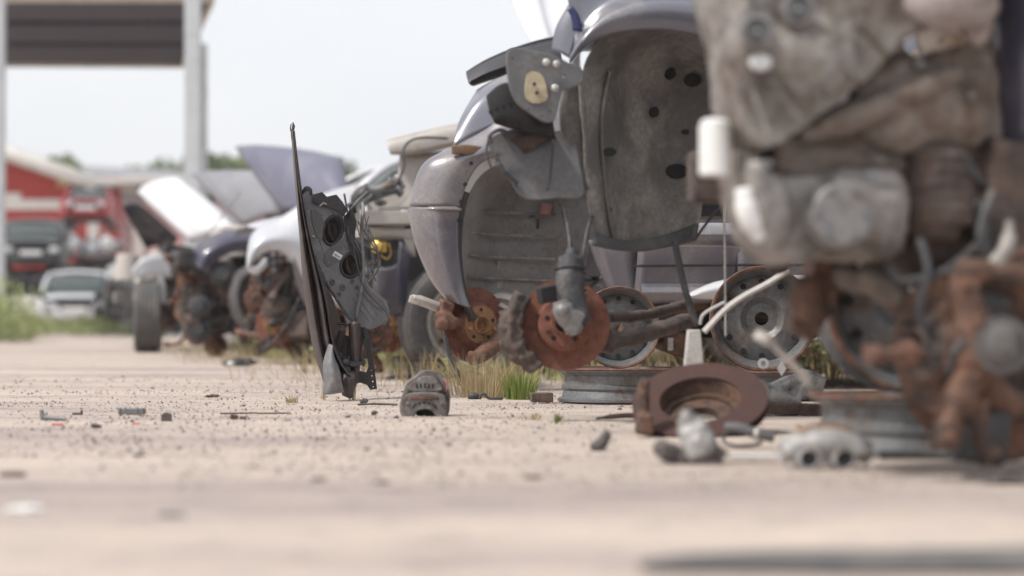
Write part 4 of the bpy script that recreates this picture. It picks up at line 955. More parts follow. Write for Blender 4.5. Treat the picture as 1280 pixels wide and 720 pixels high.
b = MB(); q = [P(318,418,.02), P(300,400,.0), P(292,370,.0), P(300,345,.0), P(322,335,.0)]; b.tube(q, .04, 8, 2, res=20); b.build('arch_liner', 'linerdark', Fc, 60)

# ------------------------------------------------------------------ car G (dark, hood open, white inner) with tyre
aG = R(26); dG = 18.2; cx = W(172, 398, dG); WG = 1.72
locG = V((cx.x, cx.y, 0))+Matrix.Rotation(aG, 3, 'Z')@V((0, WG/2, 0))
Gc = thing('white_front_car', 'farthest wreck of the row with raised white hood and steered front tyre', 'car', locG, aG); fG = Fr(locG, aG); S = -WG/2
P = lambda px, py, k=0.: fG.L(px, py, S+k)
car_body(Gc, 'black', length=4.4, width=WG, sill=.28, far_front=False, rad=False, hood=.94, belt=1.04, roof=1.44, arch_x=P(215,380).x, arch_r=.34, arch_z=.5, near_front=False, nose=.66, fascia=False, hood_open=None, xw=1.35, seed=11, glass=False)
quad_hood(Gc, fG, [(168,238,18.9),(218,218,18.6),(304,284,17.9),(236,302,18.1)], 'white')
b = MB(); b.ruled([[P(165,338,.0), P(180,322,-.02), P(205,318,.0), P(212,326,.0)], [P(166,348,.02), P(182,346,-.02), P(204,344,.0), P(212,346,.0)]], 12, 5); b.build('fender_remnant', 'white', Gc, 60, solid=.03)
b = MB(); b.box(P(178,362,.1), (.12,.1,.2), (0,.1,.1)); b.build('lamp_frame', 'beige', Gc, bevel=.01)
b = MB(); b.ruled([[P(203,345,-.02), P(206,355,-.02), P(207,380,-.02)], [P(196,345,0), P(199,360,0), P(200,378,0)]], 8, 4); b.build('fender_strip', 'white', Gc, 60, solid=.02)
cw = P(184,402,-.06); cw.z = .30
wheel(Gc, cw, V((-.96,.28,0)), .30, .205, 'rim')
junk(Gc, P(205,430,.1), P(262,320,.7), 61, (9, 14, 18), ('greymetal','darkrust','plastic'))
b = MB(); b.box(P(222,320,.05), (.30,.1,.18), (0,.1,.1)); b.build('headlight_box', 'plastic', Gc, bevel=.02)
# hood standing open over the dark wreck between G and F
aH = R(14); dH = 16.9; cx = W(250, 398, dH)
locH = V((cx.x, cx.y+.9, 0)); 
Hc = thing('loose_hood', 'loose grey hood leaning up between the white and blue raised hoods', 'car hood', (W(300,398,17.3).x, 17.3, 0), aH)
fH = Fr(Hc.location, aH)
quad_hood(Hc, fH, [(236,215,18.2),(345,215,17.6),(372,262,17.1),(304,284,17.5)], 'greyhood', 'hood_panel')
b = MB(); b.tube([fH.L(345,272,0)-V((0,0,0)), V((fH.L(345,272,0).x, 0, .0))], .02, 6); b.tube([fH.L(300,244,.6), V((fH.L(300,244,0).x+.1, .6, .0))], .02, 6); b.build('prop_bar', 'darkrust', Hc)
Hk = thing('scrap_sheet', 'black wedge of a raised panel left of the white hood', 'car panel', (W(185,398,18.6).x, 18.6, 0), aG)
fK = Fr(Hk.location, aG)
b = MB(); b.ruled([[fK.L(152,258,0), fK.L(175,256,.0), fK.L(222,298,.0)], [fK.L(166,282,.1), fK.L(182,285,.1), fK.L(218,304,.1)], [fK.L(182,310,.2), fK.L(196,306,.2), fK.L(216,308,.2)]], 12, 8); b.build('panel_skin', 'black', Hk, 60, solid=.02)
b = MB(); b.tube([fK.L(200,300,.1), V((fK.L(200,300,.1).x, .1, 0))], .02, 6); b.build('post', 'darkrust', Hk)

# ------------------------------------------------------------------ standing bumper (in focus)
dS = 7.55; bs = thing('standing_bumper', 'black torn bumper cover standing on its end beside the lamp housing', 'bumper', (G(425,494).x, dS, 0)); fS = Fr(bs.location, 0)
def Pd(fr_, x, y, dd): return fr_.D(x, y, dS+dd)
Q = lambda x, y, dd=0.: Pd(fS, x, y, dd)
c0 = [(364,163),(369,230),(374,290),(381,360),(391,430),(402,470),(407,486)]
cs = [[Q(x, y, .02) for x, y in c0],
      [Q(x, y, -.03) for x, y in [(366,163),(371,228),(378,290),(388,360),(399,428),(408,462),(413,484)]],
      [Q(x, y, .01) for x, y in [(366.5,163),(372.5,228),(382,292),(394,360),(404,426),(412,458),(418,480)]],
      [Q(x, y, -.03) for x, y in [(367,163),(374,228),(385,296),(399,362),(409,424),(416,456),(424,474)]],
      [Q(x, y, .03) for x, y in [(367.5,163),(375,230),(387,300),(403,366),(412,424),(419,454),(430,470)]],
      [Q(x, y, -.01) for x, y in [(368,163),(376,232),(389,306),(408,372),(416,426),(424,450),(438,470)]],
      [Q(x, y, .14) for x, y in [(368,164),(377,236),(391,312),(416,380),(424,430),(432,452),(446,474)]],
      [Q(x, y, .22) for x, y in [(368,164),(378,238),(393,318),(420,384),(432,430),(440,452),(450,474)]]]
rr_ = random.Random(12)
for c in cs:
    for k in range(1, len(c)-1): c[k] = c[k]+V((rr_.uniform(-.003,.003), rr_.uniform(-.008,.008), 0))
b = MB(); b.ruled(cs, 60, 36); sk = b.build('bumper_skin', 'strip', bs, 60, solid=.003)
b = MB(); b.tube([Q(366,153), Q(367,158), Q(365,166), Q(367,176)], [.003,.006,.005,.007], 6, res=8); b.tube([Q(364,155), Q(363,162), Q(366,168)], .0022, 5, res=6); b.build('end_clip', 'strip', bs)
b = MB(); b.ruled([[Q(411,430,-.04), Q(404,455,-.05), Q(405,480,-.05), Q(403,492,-.04)], [Q(416,432,-.05), Q(414,456,-.08), Q(416,478,-.08), Q(411,493,-.06)], [Q(414,440,-.03), Q(424,462,-.06), Q(427,478,-.06), Q(430,490,-.04)]], 18, 10); b.build('torn_flap', 'housing', bs, 60, solid=.003)
b = MB(); b.ruled([[Q(418,470,.02), Q(424,480,.0), Q(428,494,.0)], [Q(432,466,.0), Q(438,478,-.02), Q(439,498,-.01)], [Q(444,462,.04), Q(446,474,.02), Q(442,490,.02)]], 12, 8); b.ruled([[Q(436,404,.05), Q(437,440,.05), Q(440,478,.05)], [Q(444,402,.03), Q(446,440,.03), Q(446,480,.03)], [Q(450,404,.06), Q(451,440,.06), Q(448,474,.06)]], 12, 6); b.build('lower_fold', 'strip', bs, 60, solid=.003)
# bracket with square holes
sq = lambda x, y, s: [(x-s, y-s), (x+s, y-s), (x+s, y+s), (x-s, y+s)]
u_ = 7.7/F
bo = Q(455,485,.1)
def px2(x, y): return ((x-455)*u_, (485-y)*u_)
out = [px2(*q) for q in [(446,463),(458,466),(461,458),(455,420),(454,412),(460,412),(464,440),(468,462),(471,486),(463,487),(459,481),(450,478),(444,480),(440,474)]]
hs = [sq(*px2(465,470), .0035), sq(*px2(466,477), .0035), sq(*px2(466.5,483.5), .003), sq(*px2(464,463), .003)]
b = MB(); b.plate(out, hs, bo, (1,.25,0), (0,0,1), .006, .001); b.build('slotted_bracket', 'plastic', bs)
b = MB(); b.tube([Q(428,412,.05), Q(422,440,.08), Q(432,450,.05), Q(440,455,.03), Q(455,452,.06)], [.010,.012,.008,.012,.008], 6, 1.6, res=20); b.tube([Q(455,424,.05), Q(457,440,.05), Q(452,448,.05), Q(455,458,.05)], .005, 6, res=14)
b.box(Q(445,425,.12), (.05,.03,.10), (.1,.2,.3)); b.box(Q(430,440,.12), (.04,.02,.12), (0,.3,.2)); b.ball(Q(432,453,-.0), .012, (1.2,.6,1)); b.build('broken_rib', 'plastic', bs, bevel=.003)

# ------------------------------------------------------------------ lamp housing (in focus)
dL = 7.75; lh = thing('headlight_housing', 'grey plastic headlight housing with two round openings hanging from wires', 'headlight housing', (W(430,398,dL).x, dL, 0)); fL = Fr(lh.location, 0)
uL = (fL.D(440, 330, dL-.02)-fL.D(380, 330, dL-.07)).normalized(); vL = V((0, .10, 1)).normalized(); oL = fL.D(420, 320, dL); pxs = dL/F
q2 = lambda x, y: ((x-420)*pxs, (320-y)*pxs)
oul = [(377,244),(383,240),(391,244),(404,251),(416,257),(425,266),(431,282),(440,296),(449,312),(454,330),(457,350),(464,362),(478,374),(487,388),(484,401),(472,409),(458,411),(442,404),(424,379),(405,348),(392,320),(383,298),(377,277),(374,256)]
def ring(x, y, rx, ry, rot=0., n=28):
    c = q2(x, y); o = []
    for k in range(n):
        t = 2*math.pi*k/n; X, Y = rx*pxs*math.cos(t), ry*pxs*math.sin(t); o.append((c[0]+X*math.cos(rot)-Y*math.sin(rot), c[1]+X*math.sin(rot)+Y*math.cos(rot)))
    return o
openings = [(415,288,11.5,18,-.22), (438.5,332,12.5,15,-.3)]
b = MB(); b.plate([q2(*p) for p in oul], [ring(*o_)[::-1] for o_ in openings], oL, uL, vL, .022, .003, 90); shell = b.build('lamp_shell', 'housing', lh, 40)
wL = uL.cross(vL).normalized()
def on(x, y, k=0.): c = q2(x, y); return oL+uL*c[0]+vL*c[1]+wL*k
for (x, y, rx, ry, ro) in openings:
    b = MB(); rs = ring(x, y, rx, ry, ro, 40); P3 = [oL+uL*a+vL*c_+wL*.012 for a, c_ in rs]; P3.append(P3[0]); b.tube(P3, .0045, 8, caps=False)
    rs = ring(x, y, rx*1.14, ry*1.12, ro, 40); P3 = [oL+uL*a+vL*c_+wL*.010 for a, c_ in rs]; P3.append(P3[0]); b.tube(P3, .0025, 6, caps=False)
    b.build('opening_ring', 'plastic', shell, 180)
    b = MB(); r0 = [oL+uL*a+vL*c_+wL*.0 for a, c_ in ring(x, y, rx, ry, ro, 40)]; r1 = [oL+uL*a+vL*c_-wL*.05 for a, c_ in ring(x+1, y, rx*.8, ry*.8, ro, 40)]; r2 = [oL+uL*a+vL*c_-wL*.055 for a, c_ in ring(x+1, y, .3, .3, ro, 40)]
    b.grid([r0, r1, r2], True); b.build('reflector_bowl', M['wood'] if False else 'rubber', shell, 60, solid=.002)
    b = MB(); b.tube([on(x-4, y-14, -.02), on(x-2, y, -.03), on(x+3, y+12, -.02)], [.006,.009,.006], 6, 1.8, res=8); b.build('spring_clip', 'wood', shell)
b = MB()
edge = [(377,277),(383,298),(392,320),(405,348),(424,379),(442,404)]
E3 = cat([on(x+1.5, y, .011) for x, y in edge], 40); b.tube(E3, .0035, 6)
for k in range(0, 40, 3): b.box(E3[k]+V((-.004,0,0)), (.010,.012,.007), (0, .9, 0))
for s_ in range(7): b.tube([on(375.5+s_*.2, 253+s_*3.6, .010), on(381+s_*.2, 251.5+s_*3.6, .014)], .0016, 5)
for (x0_, y0_, x1_, y1_) in ((440,372,462,402),(446,368,468,400),(452,364,474,396),(458,366,480,392)): b.tube([on(x0_, y0_, .011), on(x1_, y1_, .011)], .0028, 5)
for (x0_, y0_, x1_, y1_) in ((392,262,404,270),(404,256,420,270),(398,300,410,330),(424,300,434,312),(392,290,402,296)): b.tube([on(x0_, y0_, .011), on(x1_, y1_, .012)], .0026, 5)
b.build('stiffening_rib', 'housing', shell, 50)
b = MB()
for (x, y, r_) in ((415,353,.009),(428,360,.010),(424,368,.006),(440,352,.007),(446,360,.006)): b.lathe(on(x, y, .008), wL, [(r_*1.2,0),(r_*1.2,.006),(r_,.010),(r_*.6,.010),(r_*.55,.004),(0,.004)], 18)
b.lathe(on(386,297,.010), wL, [(.01,0),(.009,.008),(.004,.01),(0,.01)], 14)
b.build('screw_boss', 'greyplastic', shell)
b = MB(); b.lathe(on(383,238,.0), (.3,-1,.2), [(.004,-.02),(.017,-.02),(.018,.0),(.013,.006),(.006,.008),(0,.008)], 18); b.box(on(384,242,.0), (.03,.02,.012)); b.build('mount_lug', 'plastic', shell)
b = MB(); b.tube([on(397,258,.02), on(402,254,.022), on(406,256,.02)], .003, 6); b.box(on(389,296,.018), (.014,.004,.006)); b.build('adjuster', 'beige', shell)
b = MB(); c_ = on(421,320,.0135); m_ = Matrix.Rotation(-.55, 3, wL)
lu, lv = m_@uL, m_@vL; b.plate([(-.017,-.010),(.017,-.010),(.017,.010),(-.017,.010)], [], c_, lu, lv, .001); b.build('paper_label', 'label', shell)
b = MB(); 
for k in range(9): b.plate([(-.012+k*.0026,-.005),(-.0108+k*.0026,-.005),(-.0108+k*.0026,.001),(-.012+k*.0026,.001)], [], c_+wL*.001, lu, lv, .0006)
b.build('barcode', 'interior', shell)
# cables that carry it
b = MB(); b.tube([fL.D(463,246,9.8), fL.D(453,252,8.6), on(452,262,.03), on(450,290,.03), on(452,320,.03), on(453,345,.03), on(449,370,.03), on(445,395,.025), on(446,404,.02)], .0065, 8, res=50); b.build('support_cable', 'greycable', lh, 180)
b = MB(); b.tube([on(433,284,.02), on(436,300,.02), on(446,318,.03), on(450,335,.02)], .004, 6, res=16); b.tube([fL.D(459,240,9.6), on(442,256,.02), on(434,272,.0), on(430,290,.01)], .007, 6, res=20); b.tube([on(443,408,.02), on(430,407,.03), on(415,405,.03)], .004, 6, res=8); b.build('wire', 'cable', lh, 180)
b = MB(); b.ball(on(443,406,.012), .011, (1.2,.6,.9)); b.build('bulb_socket', 'bluewhite', lh)

# ------------------------------------------------------------------ alternator (in focus)
ga = G(531, 521); al = thing('alternator', 'grey cast alternator with slotted end lying on the ground', 'alternator', (ga.x, ga.y+.05, 0), R(0))
fa = Fr(al.location, 0); dq = ga.y+.0
pa = ga.y/F
qa2 = lambda x, y: ((x-531)*pa, (521-y)*pa)
def layer(pts, y0, y1, name, mat, n=60, bev=.004, holes=()):
    b = MB(); b.plate([qa2(*p) for p in pts], [[qa2(*q) for q in h] for h in holes], V((0, (y0+y1)/2, .002)), (1,0,0), (0,-.0,1), abs(y1-y0), bev, n); return b.build(name, mat, al, 40)
layer([(522,471),(529,467),(541,467),(548,471),(554,480),(559,493),(559,508),(557,519),(548,521),(513,521),(504,520),(502,508),(506,492),(512,479)], -.045, .02, 'rear_casting', 'altcast', 60, .006)
layer([(524,474),(531,470),(542,471),(549,478),(554,490),(555,501),(508,501),(510,490),(516,479)], -.062, -.044, 'stator_ring', 'darkrust', 50, .004)
layer([(523,476),(530,472),(541,473),(547,479),(550,488),(513,488),(517,480)], -.074, -.060, 'end_casting', 'altcast', 50, .003)
arch = [(516,521.5),(521,514),(531,511),(541,514),(546,521.5)]
layer([(506,500),(512,494),(531,492),(551,494),(556,500),(557,510),(556,520),(548,521.5),(541,513),(531,510.5),(521,513),(514,521.5),(505,520),(504,510)], -.080, -.045, 'drive_casting', 'altcast', 90, .004)
layer([(516,521),(521,515),(531,512),(541,515),(546,521)], -.052, -.043, 'casting_opening', 'interior', 0, .001)
b = MB()
for k in range(5): b.box(V((qa2(521.5+k*5, 0)[0], -.0745, qa2(0, 482)[1])), (.0048,.004,.014), (0,(k-2)*.06,0))
for k in range(7):
    t = math.pi*(k+.5)/7; b.box(V((qa2(531+math.cos(t)*14, 0)[0], -.0805, qa2(0, 509-math.sin(t)*6)[1])), (.005,.004,.008), (0,-t,0))
b.build('vent_slot', 'interior', al)
b = MB()
for x, y, k in ((510,503,-.082),(552,503,-.082),(519,490,-.064),(546,490,-.064)): q = V((qa2(x,0)[0], k, qa2(0,y)[1])); b.cyl(q+V((0,.004,0)), q-V((0,.006,0)), .0055, n=6)
b.build('bolt', 'greymetal', al)
b = MB(); b.box((0,-.081,qa2(0,497)[1]), (.082,.008,.010)); b.build('rusty_band', 'rust', al, bevel=.002)
b = MB(); b.tube([V((-.05,-.066,.048)), V((-.02,-.072,.056)), V((.02,-.072,.056)), V((.052,-.066,.048))], .003, 6, res=10); b.ball((-.045,-.02,.09), .012, (1,1,1.2)); b.ball((.05,-.02,.085), .012); b.box((.0,-.02,.13), (.03,.04,.012)); b.build('casting_rib', 'greymetal', al)
b = MB(); b.tube([V((.03,-.03,.115)), V((.055,-.04,.11)), V((.066,-.05,.09)), V((.062,-.05,.075)), V((.05,-.04,.08))], .0035, 6, res=16); b.build('lead_wire', 'pinkred', al, 180)

# jagged brackets and tangled wiring round the lamp housing
b = MB(); b.plate([q2(*p) for p in ((392,243),(402,240),(408,246),(420,243),(428,252),(434,262),(430,270),(420,262),(408,258),(398,256),(390,252))], [], oL+V((0,-.02,0)), uL, vL, .006, .001); b.plate([q2(*p) for p in ((430,270),(440,262),(446,276),(443,300),(452,318),(449,332),(440,318),(434,300))], [], oL+V((0,-.015,0)), uL, vL, .006, .001); b.build('bracket', 'plastic', lh)
b = MB(); b.plate([q2(*p) for p in ((388,262),(400,266),(405,280),(402,300),(396,296),(390,280))], [], oL+V((0,-.013,0)), uL, vL, .005, .001); b.plate([q2(*p) for p in ((424,300),(430,302),(426,316),(436,318),(424,326),(410,334),(404,326),(410,312))], [], oL+V((0,-.012,0)), uL, vL, .004, .001); b.plate([q2(*p) for p in ((456,352),(466,366),(480,376),(486,388),(474,386),(462,376),(454,366))], [], oL+V((0,-.013,0)), uL, vL, .005, .001); b.build('raised_panel', 'greyplastic', shell, 40)
rw = random.Random(33); b = MB()
for k in range(9):
    x0, y0 = rw.uniform(428, 462), rw.uniform(236, 300); x1, y1 = rw.uniform(425, 480), rw.uniform(330, 408); dd = rw.uniform(7.6, 8.4)
    b.tube([fL.D(x0, y0, dd), fL.D((x0+x1)/2+rw.uniform(-22, 22), (y0+y1)/2+rw.uniform(-10, 14), dd), fL.D(x1+rw.uniform(-8, 8), y1-15, dd), fL.D(x1, y1, dd)], rw.choice([.0018,.0025,.003,.004]), 5, res=24)
b.build('wire', 'cable', lh, 180)
b = MB()
for k in range(6): b.box(fL.D(rw.uniform(434, 452), rw.uniform(250, 345), 8.1), (rw.uniform(.015,.05), .03, rw.uniform(.015,.05)), (rw.uniform(-1,1), rw.uniform(-1,1), rw.uniform(-1,1)))
b.build('plastic_bracket', 'plastic', lh, bevel=.002)
fD2 = fD; o_ = fD.D(0,0,9)
lo_c = fD.D(425, 440, 9.9); hi_c = fD.D(462, 330, 10.6)
junk(Dc, (min(lo_c.x,hi_c.x), min(lo_c.y,hi_c.y), min(lo_c.z,hi_c.z)), (max(lo_c.x,hi_c.x), max(lo_c.y,hi_c.y), max(lo_c.z,hi_c.z)), 91, (7, 10, 14), ('greymetal','rust','cable'), ('engine_block','rusty_bracket','hose'))
# ------------------------------------------------------------------ CAR B (lavender fender, near)
aB = R(8); dB_ = 5.85; cx = W(640, 398, dB_); WB = 1.72
locB = V((cx.x, cx.y, 0))+Matrix.Rotation(aB, 3, 'Z')@V((0, WB/2, 0))
Bc = thing('lavender_car', 'lavender blue wrecked car with big empty wheel arch and tilted rusty disc', 'car', locB, aB); fB = Fr(locB, aB); S = -WB/2
P = lambda px, py, k=0.: fB.L(px, py, S+k)
car_body(Bc, 'lavender', length=4.4, width=WB, sill=P(900,300).z+.06, hood=1.30, belt=1.42, roof=1.9, arch_x=P(850,200).x, arch_r=P(990,200).x-P(850,200).x, arch_z=P(850,180).z, near_front=False, nose=1.05, fascia=False, hood_open=None, xw=1.6, seed=14, glass=False, bay=False, far_front=False, rad=False)
aedge = [(713,80),(724,66),(745,50),(775,40),(815,36),(860,40),(905,52),(945,80),(985,130),(1010,190)]
tedge = [(708,-10),(714,-18),(740,-40),(780,-70),(830,-90),(880,-95),(940,-95),(1000,-95),(1060,-60),(1100,60)]
e2 = [(712,74),(726,52),(750,28),(785,12),(825,6),(870,8),(915,18),(965,46),(1010,100),(1040,180)]
b = MB(); b.ruled([[P(x, y, .045) for x, y in aedge], [P(x, y-2, .0) for x, y in aedge], [P(x, y, -.02) for x, y in e2], [P(x+6, y-24, .045) for x, y in e2], [P(x, y, .05) for x, y in tedge]], 44, 22)
b.build('fender', 'lavender', Bc, 60, solid=.004)
b = MB(); b.ruled([[P(690,62,.08), P(695,35,.08), P(712,4,.08), P(730,-30,.08)], [P(700,66,.06), P(706,40,.06), P(718,12,.06), P(738,-20,.06)], [P(714,74,.05), P(720,48,.05), P(732,24,.05), P(752,0,.05)]], 14, 7); b.build('fender_front_edge', 'lavender', Bc, 60, solid=.004)
b = MB(); b.ruled([[P(709,12,.035), P(714,22,.035), P(716,38,.035)], [P(716,8,.035), P(724,20,.035), P(728,40,.035)]], 8, 3); b.build('blue_tape', 'bluestrip', Bc, solid=.004)
b = MB(); b.ruled([[P(1012,186,.04), P(1018,240,.03), P(1022,300,.03)], [P(1060,120,.01), P(1060,220,.0), P(1060,302,.02)], [P(1102,60,.05), P(1140,200,.0), P(1140,304,.02)], [P(1330,-60,.05), P(1330,180,.0), P(1330,304,.02)]], 16, 12); b.build('fender_rear_panel', 'lavender', Bc, 60, solid=.004)
# liner
inner = [(735,75),(758,58),(785,48),(820,42),(860,46),(905,60),(950,95),(985,150)]
b = MB(); b.ruled([[P(742,300,.10), P(734,240,.09), P(728,170,.07), P(726,104,.05), P(744,56,.05), P(786,30,.05), P(840,24,.05), P(905,38,.05)],
    [P(765,305,.18), P(758,240,.18), P(752,170,.17), P(755,115,.17), P(764,66,.17), P(796,42,.17), P(845,34,.17), P(905,48,.17)],
    [P(800,306,.34), P(795,240,.34), P(792,180,.34), P(792,130,.34), P(800,100,.34), P(820,80,.34), P(858,72,.34), P(908,84,.34)],
    [P(845,300,.42), P(845,240,.42), P(845,190,.42), P(846,150,.42), P(850,120,.42), P(862,105,.42), P(885,95,.42), P(925,105,.42)],
    [P(872,290,.36), P(880,240,.36), P(886,200,.36), P(892,170,.36), P(900,150,.36), P(912,135,.36), P(935,125,.36), P(960,130,.36)]], 44, 32)
ln = b.build('wheel_liner', 'liner', Bc, 60, solid=.005, disp=.022, dscale=.09)
b = MB()
for pts in ([(762,90,.15),(752,150,.15),(756,230,.16),(766,296,.17)],): b.tube([P(*q) for q in pts], .006, 6, 2, res=16)
b.build('liner_rib', 'liner', ln, 180)
b = MB()
for (x, y, rx, ry, k) in ((846,214,.022,.034,.42), (762,190,.012,.02,.16), (818,140,.016,.014,.36), (860,165,.008,.02,.42), (838,92,.018,.016,.38), (866,100,.02,.025,.42), (872,216,.014,.016,.38), (760,262,.008,.012,.18),):
    q = P(x, y, k-.012)
    n_ = 14; b.tube([q+V((0,-.004,0)), q+V((0,.014,0))], rx, n_, ry/rx)
b.build('liner_hole', 'interior', Bc)
b = MB(); b.ruled([[P(742,292,.09), P(770,300,.17), P(803,300,.32), P(846,290,.40), P(872,280,.35)], [P(742,306,.07), P(770,312,.15), P(803,314,.30), P(846,306,.38), P(868,300,.33)]], 20, 5); b.build('liner_lip', 'linerdark', Bc, 60, solid=.012)
# dark sheet closing the gap in front of the liner
b = MB(); b.ruled([[P(706,108,.06), P(700,140,.06), P(704,175,.08), P(722,210,.08), P(733,235,.08)], [P(726,98,.08), P(732,140,.08), P(730,175,.1), P(732,210,.1), P(736,240,.1)]], 14, 5); b.build('dark_gap', 'linerdark', Bc, solid=.01)
# headlamp mounting plate
oB = P(665,110,-.03); uB = V((1,.08,0)); pB = oB; sB = (dB_-.1)/F
q2b = lambda x, y: ((x-665)*sB, (110-y)*sB)
outl = [(634,66),(650,62),(690,68),(712,78),(728,84),(730,100),(716,108),(704,112),(698,130),(692,150),(680,152),(660,140),(645,128),(636,105)]
circ = lambda x, y, r__, n=12: [(q2b(x, y)[0]+r__*sB*math.cos(2*math.pi*k/n), q2b(x, y)[1]+r__*sB*math.sin(2*math.pi*k/n)) for k in range(n)][::-1]
b = MB(); b.plate([q2b(*p) for p in outl], [circ(640,74,2.2), circ(667,73,1.6), circ(660,138,2.2), circ(677,147,2), circ(688,140,2), circ(706,94,3)], oB, uB, (0,.05,1), .014, .003, 60); mp_ = b.build('lamp_mount', 'greyplastic', Bc)
b = MB(); b.plate([q2b(*p) for p in ((658,95),(668,90),(678,96),(684,115),(682,126),(668,130),(656,122))], [], oB+V((0,-.009,0)), uB, (0,.05,1), .006, .001, 30); b.build('yellowed_patch', 'foam', mp_)
b = MB()
for x, y in ((668,105),(671,116)): q = P(x, y, -.048); b.ball(q, .005, n=6)
b.build('screw', 'interior', mp_)
b = MB()
for x, y in ((683,78),(696,80),(694,110)): q = P(x, y, -.045); b.ball(q, .011, (1,.5,1), 8)
b.build('chrome_nut', 'rimsilver', mp_)
# black ducted box
b = MB(); b.ruled([[P(608,120,.02), P(632,104,.02), P(660,120,.02), P(690,150,.02)], [P(612,140,.0), P(636,125,.0), P(662,140,.0), P(692,160,.0)], [P(618,152,.01), P(642,158,.01), P(668,166,.01), P(694,172,.01)], [P(620,154,.2), P(644,160,.2), P(670,168,.2), P(696,174,.2)]], 16, 12); b.build('air_duct', 'interior', Bc, 50, solid=.006)
b = MB()
for k in range(4): b.tube([P(612+k*8,138-k*3,-.004), P(622+k*8,154+k*1,-.002)], .006, 5)
b.build('duct_slat', 'interior', Bc)
# grey hanging splash shield
outl = [(607,176),(622,166),(645,160),(680,165),(705,160),(722,172),(728,205),(731,246),(700,249),(668,252),(650,248),(640,235),(628,208),(614,190)]
q2c = lambda x, y: ((x-665)*sB, (205-y)*sB)
b = MB(); b.plate([q2c(*p) for p in outl], [[(q2c(619,196)[0]+.008*math.cos(2*math.pi*k/10), q2c(619,196)[1]+.008*math.sin(2*math.pi*k/10)) for k in range(10)][::-1]], P(665,205,.06), (1,.12,0), (0,.22,1), .006, .002, 50); sp_ = b.build('splash_shield', 'greyplastic', Bc)
b = MB(); b.tube([P(614,180,.02), P(612,170,.02), P(622,163,.02), P(632,164,.02)], .006, 6, res=14); b.tube([P(622,204,.02), P(630,215,.02), P(646,230,.03)], .008, 6, res=10); b.tube([P(692,170,.02), P(690,195,.03), P(688,215,.03), P(684,238,.03)], .004, 6, res=14)
b.tube([P(612,168,.04), P(608,190,.04), P(614,210,.04)], .003, 5, res=8); b.build('wire', 'cable', Bc, 180)
b = MB(); b.ruled([[P(625,178,.08), P(650,170,.06), P(680,165,.06)], [P(648,192,.08), P(660,190,.06), P(684,172,.06)]], 10, 4); b.build('brown_bracket', 'wood', Bc, solid=.01)
# disc B
hb = P(705,406,.05)
dk = brake(Bc, hb, V((-.14,-1,.06)), .127, hub='discrust')
b = MB()
for k in range(9):
    t = 2.65+k*.17; q = hb+V((math.cos(t)*.142, -.01, math.sin(t)*.142)); b.box(q, (.038,.07,.036), (0,-t,0))
b.tube([hb+V((-.14,.0,.05)), hb+V((-.16,-.01,.0)), hb+V((-.15,-.01,-.06)), hb+V((-.10,0,-.11))], [.016,.024,.026,.018], 10, 1.3, res=12)
b.build('brake_caliper', 'darkrust', Bc, remesh=.005, disp=.022, dscale=.025)
b = MB(); 
b.tube([P(716,312,-.02), P(713,330,-.03), P(712,350,-.04), P(714,372,-.05), P(722,398,-.06), P(724,410,-.06)], [.018,.034,.04,.038,.036,.02], 12, res=22)
for k in range(7): b.lathe(P(713,334+k*7,-.03), (0.05,-.2,-1), [(.034,0),(.046,.005),(.036,.012)], 18)
b.build('driveshaft_boot', 'cable', Bc)
b = MB(); b.tube([P(700,376,-.10), P(706,392,-.10), P(716,408,-.10), P(720,418,-.10)], [.022,.03,.026,.016], 12, res=12); b.ball(P(703,388,-.12), .02); b.box(P(718,402,-.11), (.03,.05,.06), (.2,.4,0)); b.build('cv_joint', 'greymetal', Bc)
b = MB(); b.box(P(684,368,-.03), (.05,.04,.045), (0,-.2,.2)); b.build('sensor_block', 'interior', Bc, bevel=.004)
b = MB(); b.tube([P(740,272,.1), P(734,290,.0), P(729,320,-.02), P(725,350,-.04)], .006, 6, res=14); b.tube([P(706,262,.1), P(712,300,.0), P(712,325,-.02)], .005, 6, res=14)
b.tube([P(843,300,.2), P(850,335,.2), P(860,375,.2), P(872,408,.2)], .010, 8, res=14); b.build('brake_hose', 'cable', Bc, 180)
b = MB(); b.tube([P(766,430,.1), P(745,415,.08), P(730,405,.09)], .035, 10, res=8); b.tube([P(740,430,.14), P(800,420,.3), P(860,400,.55)], [.03,.025,.025], 10, 1.3, res=12); b.tube([P(735,395,.12), P(800,395,.4), P(860,380,.7)], .018, 8, res=8); b.build('control_arm', 'darkrust', Bc, remesh=.008, disp=.01)
# pale strap and grey post
b = MB(); b.tube([P(985,338,.05), P(960,354,.05), P(930,370,.05), P(905,388,.05), P(880,415,.05)], .009, 6, 1.6, res=16); b.tube([P(905,378,.05), P(880,392,.05), P(875,405,.06)], .005, 6, res=8); b.build('tie_strap', 'strap', Bc)
b = MB(); 
qa, qb = P(867,472,.05), P(867,412,.05)
b.add([qa+V((-.03,-.015,0)), qa+V((.03,-.015,0)), qa+V((.03,.015,0)), qa+V((-.03,.015,0)), qb+V((-.018,-.012,0)), qb+V((.018,-.012,0)), qb+V((.018,.012,0)), qb+V((-.018,.012,0))], [(3,2,1,0),(4,5,6,7),(0,1,5,4),(1,2,6,5),(2,3,7,6),(3,0,4,7)])
b.build('damper_foot', 'strap', Bc, bevel=.004)
b = MB(); b.tube([P(868,300,.2), P(902,262,.3), P(905,330,.3)], .004, 6, res=14); b.box(P(890,262,.5), (.14,.2,.05)); b.box(P(885,238,.5), (.2,.1,.02)); b.build('dark_bracket', 'plastic', Bc)
b = MB(); b.tube([P(905,240,.2), P(906,330,.2), P(907,420,.2)], .0035, 6, res=8); b.build('pull_cord', 'strap', Bc)
